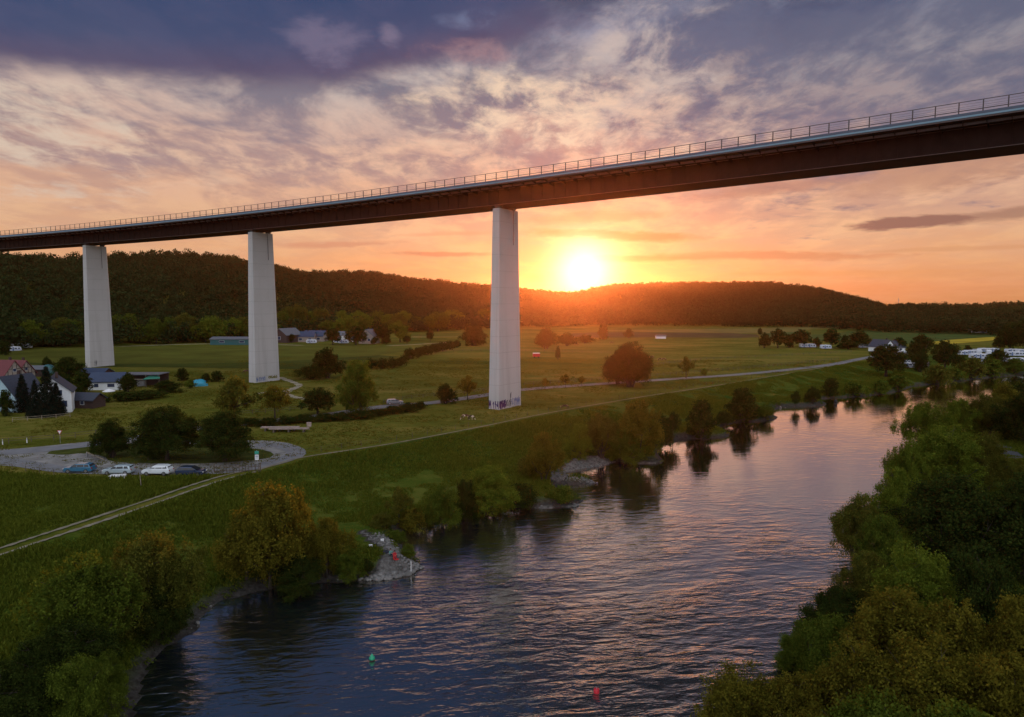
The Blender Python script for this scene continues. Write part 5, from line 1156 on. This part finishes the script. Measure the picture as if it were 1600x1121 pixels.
# ------------------------------------------------------------------ tall grass and herbs on the river slope
TUFT = leaf_mat('grass_blades', (.034, .056, .006), (.150, .185, .024), .4)
def tufts(name, label, n, zone, h0, h1, seed, m_):
    r = np.random.default_rng(seed); x = r.uniform(-130, 170, n * 6); y = 30 + 300 * r.random(n * 6) ** 1.6
    keep = np.abs(x) < y * .85 + 12; x, y = x[keep], y[keep]; g_, lu, mu = ground(x, y)
    dens = vnoise(x, y, 9, 5) * .6 + vnoise(x, y, 2.5, 6) * .4
    k_ = (lu > .3 if zone == 'lush' else lu < .05) & (mu < .35) & (g_ > WATER + .25) & (dens > (.30 if zone == 'lush' else .42))
    k_ &= seg_dist(x, y, dike, False) > 1.9
    x, y, g_, dens = x[k_][:n], y[k_][:n], g_[k_][:n], dens[k_][:n]; n = len(x); B_ = 6
    X0 = np.repeat(x, B_) + r.normal(0, .22, n * B_); Y0 = np.repeat(y, B_) + r.normal(0, .22, n * B_); Z0 = np.repeat(g_, B_) - .05
    H = np.repeat(h0 + (h1 - h0) * np.clip((dens - .3) * 1.8, 0, 1), B_) * r.uniform(.5, 1.2, n * B_); a = r.uniform(0, 6.28, n * B_); wd = .05 + .10 * r.random(n * B_); ln = r.normal(0, .35, (n * B_, 2)) * H[:, None]
    ca, sa = np.cos(a) * wd, np.sin(a) * wd
    v = np.stack([np.stack([X0 - ca, Y0 - sa, Z0], 1), np.stack([X0 + ca, Y0 + sa, Z0], 1), np.stack([X0 + ln[:, 0] + ca * .3, Y0 + ln[:, 1] + sa * .3, Z0 + H], 1), np.stack([X0 + ln[:, 0] - ca * .3, Y0 + ln[:, 1] - sa * .3, Z0 + H * .97], 1)], 1).reshape(-1, 3)
    tag(link(name, np_mesh(name, v, np.arange(len(v)).reshape(-1, 4), [m_])), label, 'grass', kind='stuff')
tufts('tall_grass', 'dark green tall grass and herbs on the slope between path and river', 120000, 'lush', .18, .75, 1, TUFT)
tufts('meadow_grass', 'short olive grass tufts of the meadows', 40000, 'mead', .10, .30, 2, leaf_mat('meadow_blades', (.050, .058, .007), (.16, .15, .024), .35))
def herbs():       # nettles and reeds along the water line
    r = np.random.default_rng(8); v, f, lb = crown_arrays(77, 60, .13, 'shrub'); P_ = river[3:3 + len(LEFT) + 1]
    L = np.r_[0, np.cumsum(np.hypot(*np.diff(P_, axis=0).T))]; n = 1500; d = L[-1] * r.random(n) ** 1.5
    X = np.interp(d, L, P_[:, 0]) + r.normal(-1.2, 1.6, n); Y = np.interp(d, L, P_[:, 1]) + r.normal(.8, 1.6, n)
    g_, lu, mu = ground(X, Y); k_ = (g_ > WATER + .12) & (vnoise(X, Y, 5, 12) > .36) & (seg_dist(X, Y, GRAV[0], True) > .6) & ~np.any([inside(X, Y, q_) for q_ in GRAV], axis=0); X, Y, g_ = X[k_], Y[k_], g_[k_]; n = len(X)
    S = r.uniform(.4, 1.2, n); V = v[None] * np.stack([S, S, S * .8], 1)[:, None] + np.stack([X, Y, g_ - .1], 1)[:, None]
    F_ = (f[None] + (np.arange(n) * len(v))[:, None, None]).reshape(-1, 4)
    tag(link('bank_herbs', np_mesh('bank_herbs', V.reshape(-1, 3), F_, [L_GREEN])), 'low leafy herbs and reeds fringing the left bank', 'plants', kind='stuff')
herbs()

# ------------------------------------------------------------------ animals
def skin(name, chains, mt, parent=None, sub=1, root=0):
    """chains: list of [(x,y,z,r), ...]; the first point of a chain may be an index of an earlier point"""
    vs = []; es = []; rad = []
    for ch in chains:
        prev = None
        for p in ch:
            if isinstance(p, int): prev = p; continue
            vs.append(p[:3]); rad.append(p[3]); i = len(vs) - 1
            if prev is not None: es.append((prev, i))
            prev = i
    me = bpy.data.meshes.new(name); me.from_pydata(vs, es, []); me.materials.append(mt); o = link(name, me, parent)
    o.modifiers.new('skin', 'SKIN'); sk = me.skin_vertices[0].data
    for i, r_ in enumerate(rad): sk[i].radius = (r_, r_) if not isinstance(r_, tuple) else r_
    sk[root].use_root = True
    s_ = o.modifiers.new('sub', 'SUBSURF'); s_.levels = sub; s_.render_levels = sub
    for p in range(1): me.polygons.foreach_set('use_smooth', [])
    return o
def hide_mat(name, c1, c2, sc=1.1):
    m = bpy.data.materials.new(name); m.use_nodes = True; k = NT(m.node_tree); co = k.N.new('ShaderNodeTexCoord').outputs['Object']
    k.put(k.N['Principled BSDF'].inputs['Base Color'], k.ramp(k.noise(co, sc, 1), [(.49, c1 + (1,)), (.51, c2 + (1,))])); k.N['Principled BSDF'].inputs['Roughness'].default_value = .8; return m
pinto = hide_mat('pinto_coat', (.06, .025, .015), (.60, .48, .40)); bay = hide_mat('bay_coat', (.07, .03, .018), (.10, .045, .025)); cow_m = hide_mat('brown_hide', (.08, .03, .02), (.14, .06, .035)); mane_m = mat('mane_hair', (.35, .26, .18), .9)
def horse(loc, rz, mt, label, graze=True, name='horse', s=1.0, cat='horse'):
    t = empty(name, loc, rz, label, cat, None)
    z = 1.18
    ch = [[(-.62, 0, z + .02, .25), (-.25, 0, z - .02, .28), (.20, 0, z, .29), (.55, 0, z + .05, .25)],
          [3, (.92, 0, 1.12 if graze else 1.5, .15), (1.22, 0, .72 if graze else 1.78, .11), (1.38, 0, .42 if graze else 1.80, .10), (1.46, 0, .16 if graze else 1.62, .065)]]
    for s_ in (-1, 1):
        ch.append([3, (.56, s_ * .17, .86, .10), (.60 + .05 * s_, s_ * .18, .48, .055), (.58 + .05 * s_, s_ * .18, .14, .042), (.64 + .05 * s_, s_ * .18, .03, .055)])
        ch.append([0, (-.70, s_ * .17, .92, .14), (-.60, s_ * .18, .70, .085), (-.80 - .05 * s_, s_ * .18, .46, .055), (-.76 - .05 * s_, s_ * .18, .14, .042), (-.70 - .05 * s_, s_ * .18, .03, .055)])
        ch.append([6, (1.26, s_ * .07, .56 if graze else 1.98, .03)])
    skin('body', ch, mt, t)
    MB().tube([(-.86, 0, 1.25), (-1.0, 0, 1.0), (-1.02, 0, .55)], [.04, .07, .02], 7).build('tail', mane_m, t, True)
    zz = (1.48, 1.35, .98) if graze else (1.52, 1.75, 1.95)
    MB().tube([(.62, 0, zz[0] - .03), (.90, 0, zz[1] - .04), (1.16, 0, zz[2] - .03)], [.03, .05, .03], 6).build('mane', mane_m, t, True)
    t.scale = (s,) * 3; return t
horse(hp(729, 657), R(200), pinto, 'brown and white horse grazing beside the nearest pier')
horse(hp(736, 657), R(-25), pinto, 'smaller brown and white horse just right of the grazing one', s=.85)
horse(hp(882, 640), R(5), cow_m, 'brown horse grazing by the pale footpath right of the pier', s=.95)
for i, (px, py, rz) in enumerate([(1031, 563, 5), (1037, 563, 10), (955, 537, 0), (386, 587, 190), (1018, 560, 20), (900, 540, 0)]):
    horse(hp(px, py), R(rz), bay if i != 3 else cow_m, ['dark horse, left of the two in the right hand pasture', 'dark horse, right of the two in the right hand pasture', 'reddish horse far off in the sun glow', 'dark brown horse left of the second pier', 'dark horse next to the large solitary tree', 'faint dark horse beyond the orange hedge'][i], s=1.0 if i < 2 else 1.1)
# trailer and small field things
def trailer(loc, rz, label):
    t = empty('hay_trailer', loc, rz, label, 'trailer'); MB().box((0, 0, 1.3), (3.4, 1.9, 1.5)).build('box_body', red, t); MB().box((0, 0, 2.25), (3.5, 2.0, .3), 0, .9).build('roof', white, t)
    for a_ in (-1, 1):
        for s_ in (-1, 1): MB().tube([(a_, s_ * .8, .35), (a_, s_ * 1.02, .35)], .35, 12).build('wheel', black, t)
trailer(hp(838, 559), .1, 'red livestock trailer with white roof in the pasture behind the nearest pier')

# ------------------------------------------------------------------ anglers on the stony point
skin_m = mat('skin_tone', (.45, .25, .18), .6); hair_m = mat('dark_hair', (.02, .012, .01), .8); cloth_t = mat('teal_shirt', (.12, .28, .27), .85); cloth_d = mat('dark_trousers', (.015, .02, .045), .85); cloth_r = mat('red_jacket', (.42, .015, .03), .8)
def person(loc, rz, shirt, label, lean=.15, holding=None):
    """a seated figure, knees drawn up, arms resting forward; +x is forward"""
    t = empty('person', loc, rz, label, 'person')
    hx = .0; sh = (-.02 + lean, 0, .60)
    ch = [[(0, 0, .14, .13), (.03 + lean * .4, 0, .36, .125), (sh[0], 0, .56, .14), (sh[0] + .02, 0, .68, .06), (sh[0] + .04, 0, .75, .062), (sh[0] + .06, 0, .86, .10), (sh[0] + .05, 0, .93, .075)]]
    idx = 7
    for s_ in (-1, 1):
        ch.append([0, (.12, s_ * .10, .16, .09), (.44, s_ * .15, .42, .062), (.62, s_ * .14, .08, .042), (.76, s_ * .15, .04, .035)]); idx += 4
        ch.append([2, (sh[0], s_ * .19, .60, .055), (sh[0] + .16, s_ * .24, .38, .042), (.42, s_ * .13, .46, .030), (.50, s_ * .11, .46, .028)]); hand = idx + 3; idx += 4
        for k_ in range(4):
            q_ = (k_ - 1.5) * .018; ch.append([hand, (.55, s_ * .11 + q_, .455, .009), (.585 - abs(q_) * .4, s_ * .11 + q_, .43, .008)]); idx += 2
        ch.append([hand, (.52, s_ * .11 - s_ * .045, .475, .009), (.55, s_ * .11 - s_ * .055, .465, .008)]); idx += 2
    m = bpy.data.materials.new('figure'); b_ = skin('body', ch, m, t); m.use_nodes = True; k = NT(m.node_tree); co = k.N.new('ShaderNodeTexCoord').outputs['Object']; ox_, oy_, oz_ = k.sep(co)
    head = k.m('GREATER_THAN', oz_, .70); legs = k.m('MULTIPLY', k.m('LESS_THAN', oz_, .44), k.m('GREATER_THAN', k.m('ADD', ox_, k.m('MULTIPLY', k.m('LESS_THAN', oz_, .24), 1.)), .30)); hands = k.m('MULTIPLY', k.m('GREATER_THAN', ox_, .40), k.m('GREATER_THAN', oz_, .435))
    sc_, dc, kc = [tuple(v) for v in (shirt + (1,), (.015, .02, .045, 1), (.45, .25, .18, 1))]
    c_ = k.mix(legs, sc_, dc); c_ = k.mix(hands, c_, kc); c_ = k.mix(head, c_, kc); k.put(k.N['Principled BSDF'].inputs['Base Color'], c_); k.N['Principled BSDF'].inputs['Roughness'].default_value = .8
    hm = lathe([(.108, -.02), (.112, .03), (.095, .08), (.05, .112), (.01, .12)], 12).build('hair', hair_m, t, True); hm.location = (sh[0] + .045, 0, .87)
    for s_ in (-1, 1): MB().box((sh[0] + .150, s_ * .032, .875), (.012, .022, .012)).build('eye', hair_m, b_)
    MB().box((sh[0] + .155, 0, .845), (.03, .022, .035), 0, .6).build('nose', skin_m, b_)
    MB().box((sh[0] + .148, 0, .812), (.012, .045, .010)).build('mouth', cloth_r, b_)
    return t
def on(px, py, z=WATER + 1.0):
    x, y = gpt(px, py, z); return (x, y, gz(x, y))
person(on(611, 876), R(-35), (.12, .30, .28), 'seated angler in a teal shirt with dark trousers on the stony point', .12)
person(on(617, 878), R(-50), (.45, .02, .04), 'seated person in a red jacket next to the teal angler', .2)
t = empty('folding_chair', on(621, 881), R(-40), 'low red folding chair with bag right of the anglers', 'chair'); MB().box((0, 0, .35), (.5, .5, .05)).build('seat', red, t); MB().box((-.25, 0, .62), (.05, .5, .55)).build('backrest', red, t)
for a_, b_ in ((-.22, -.22), (.22, -.22), (-.22, .22), (.22, .22)): MB().tube([(a_, b_, 0), (a_, b_, .33)], .018, 6).build('leg', grey, t)
dome('duffel_bag', on(605, 872), (.9, .5, .35), mat('dark_canvas', (.012, .014, .03), .8), 'dark bag lying on the gravel left of the anglers', 'bag', 5, .08)
def white_box(px, py, lb):
    t = empty('cool_box', on(px, py), .3, lb, 'box'); t.scale = (.75,) * 3; MB().box((0, 0, .17), (.55, .36, .34)).build('tub', white, t, bevel=.02); MB().box((0, 0, .37), (.58, .39, .06)).build('lid', white, t)
white_box(581, 862, 'white box in the grass at the upper end of the gravel strip'); white_box(599, 853, 'white box under the shrubs above the anglers')
t = empty('fishing_rod', on(613, 877), R(-20), 'long thin fishing rod reaching over the water from the anglers', 'fishing rod'); MB().tube([(.5, 0, .45), (3.4, 0, 1.6)], [.014, .004], 5).build('blank', black, t); MB().tube([(.42, 0, .42), (.8, 0, .57)], .02, 6).build('handle', wood, t)
# masts on the ridge
for px, pb, pt_, lb in ((881, 462, 449, 'thin mast on the ridge left of the sun'), (1403, 478, 462, 'tiny mast over the far wood at right')):
    v = pdir(px, pb); d = 1290; x, y = v[0] * d, v[1] * d; zt = CAMZ + math.hypot(x, y) * math.tan(R(azel(px, pt_)[1])); z0 = gz(x, y)
    t = empty('mast', (x, y, z0), 0, lb, 'mast'); MB().tube([(0, 0, 0), (0, 0, zt - z0)], [.5, .25], 6).build('pole', grey, t); MB().box((0, 0, zt - z0 - 4), (3.4, .4, .4)).build('cross_arm', grey, t)
# ------------------------------------------------------------------ evening haze over the valley
hz = bpy.data.materials.new('haze_air'); hz.use_nodes = True; hn = hz.node_tree; hn.nodes.clear()
pv = hn.nodes.new('ShaderNodeVolumePrincipled'); pv.inputs['Color'].default_value = (1, .44, .27, 1)
pv.inputs['Density'].default_value = .00005; pv.inputs['Anisotropy'].default_value = .88
ho = hn.nodes.new('ShaderNodeOutputMaterial'); hn.links.new(pv.outputs[0], ho.inputs['Volume'])
hb = MB().box((0, 2100, 60), (5000, 4800, 136)).build('haze', hz)
tag(hb, 'warm evening haze filling the valley', 'haze', kind='stuff')
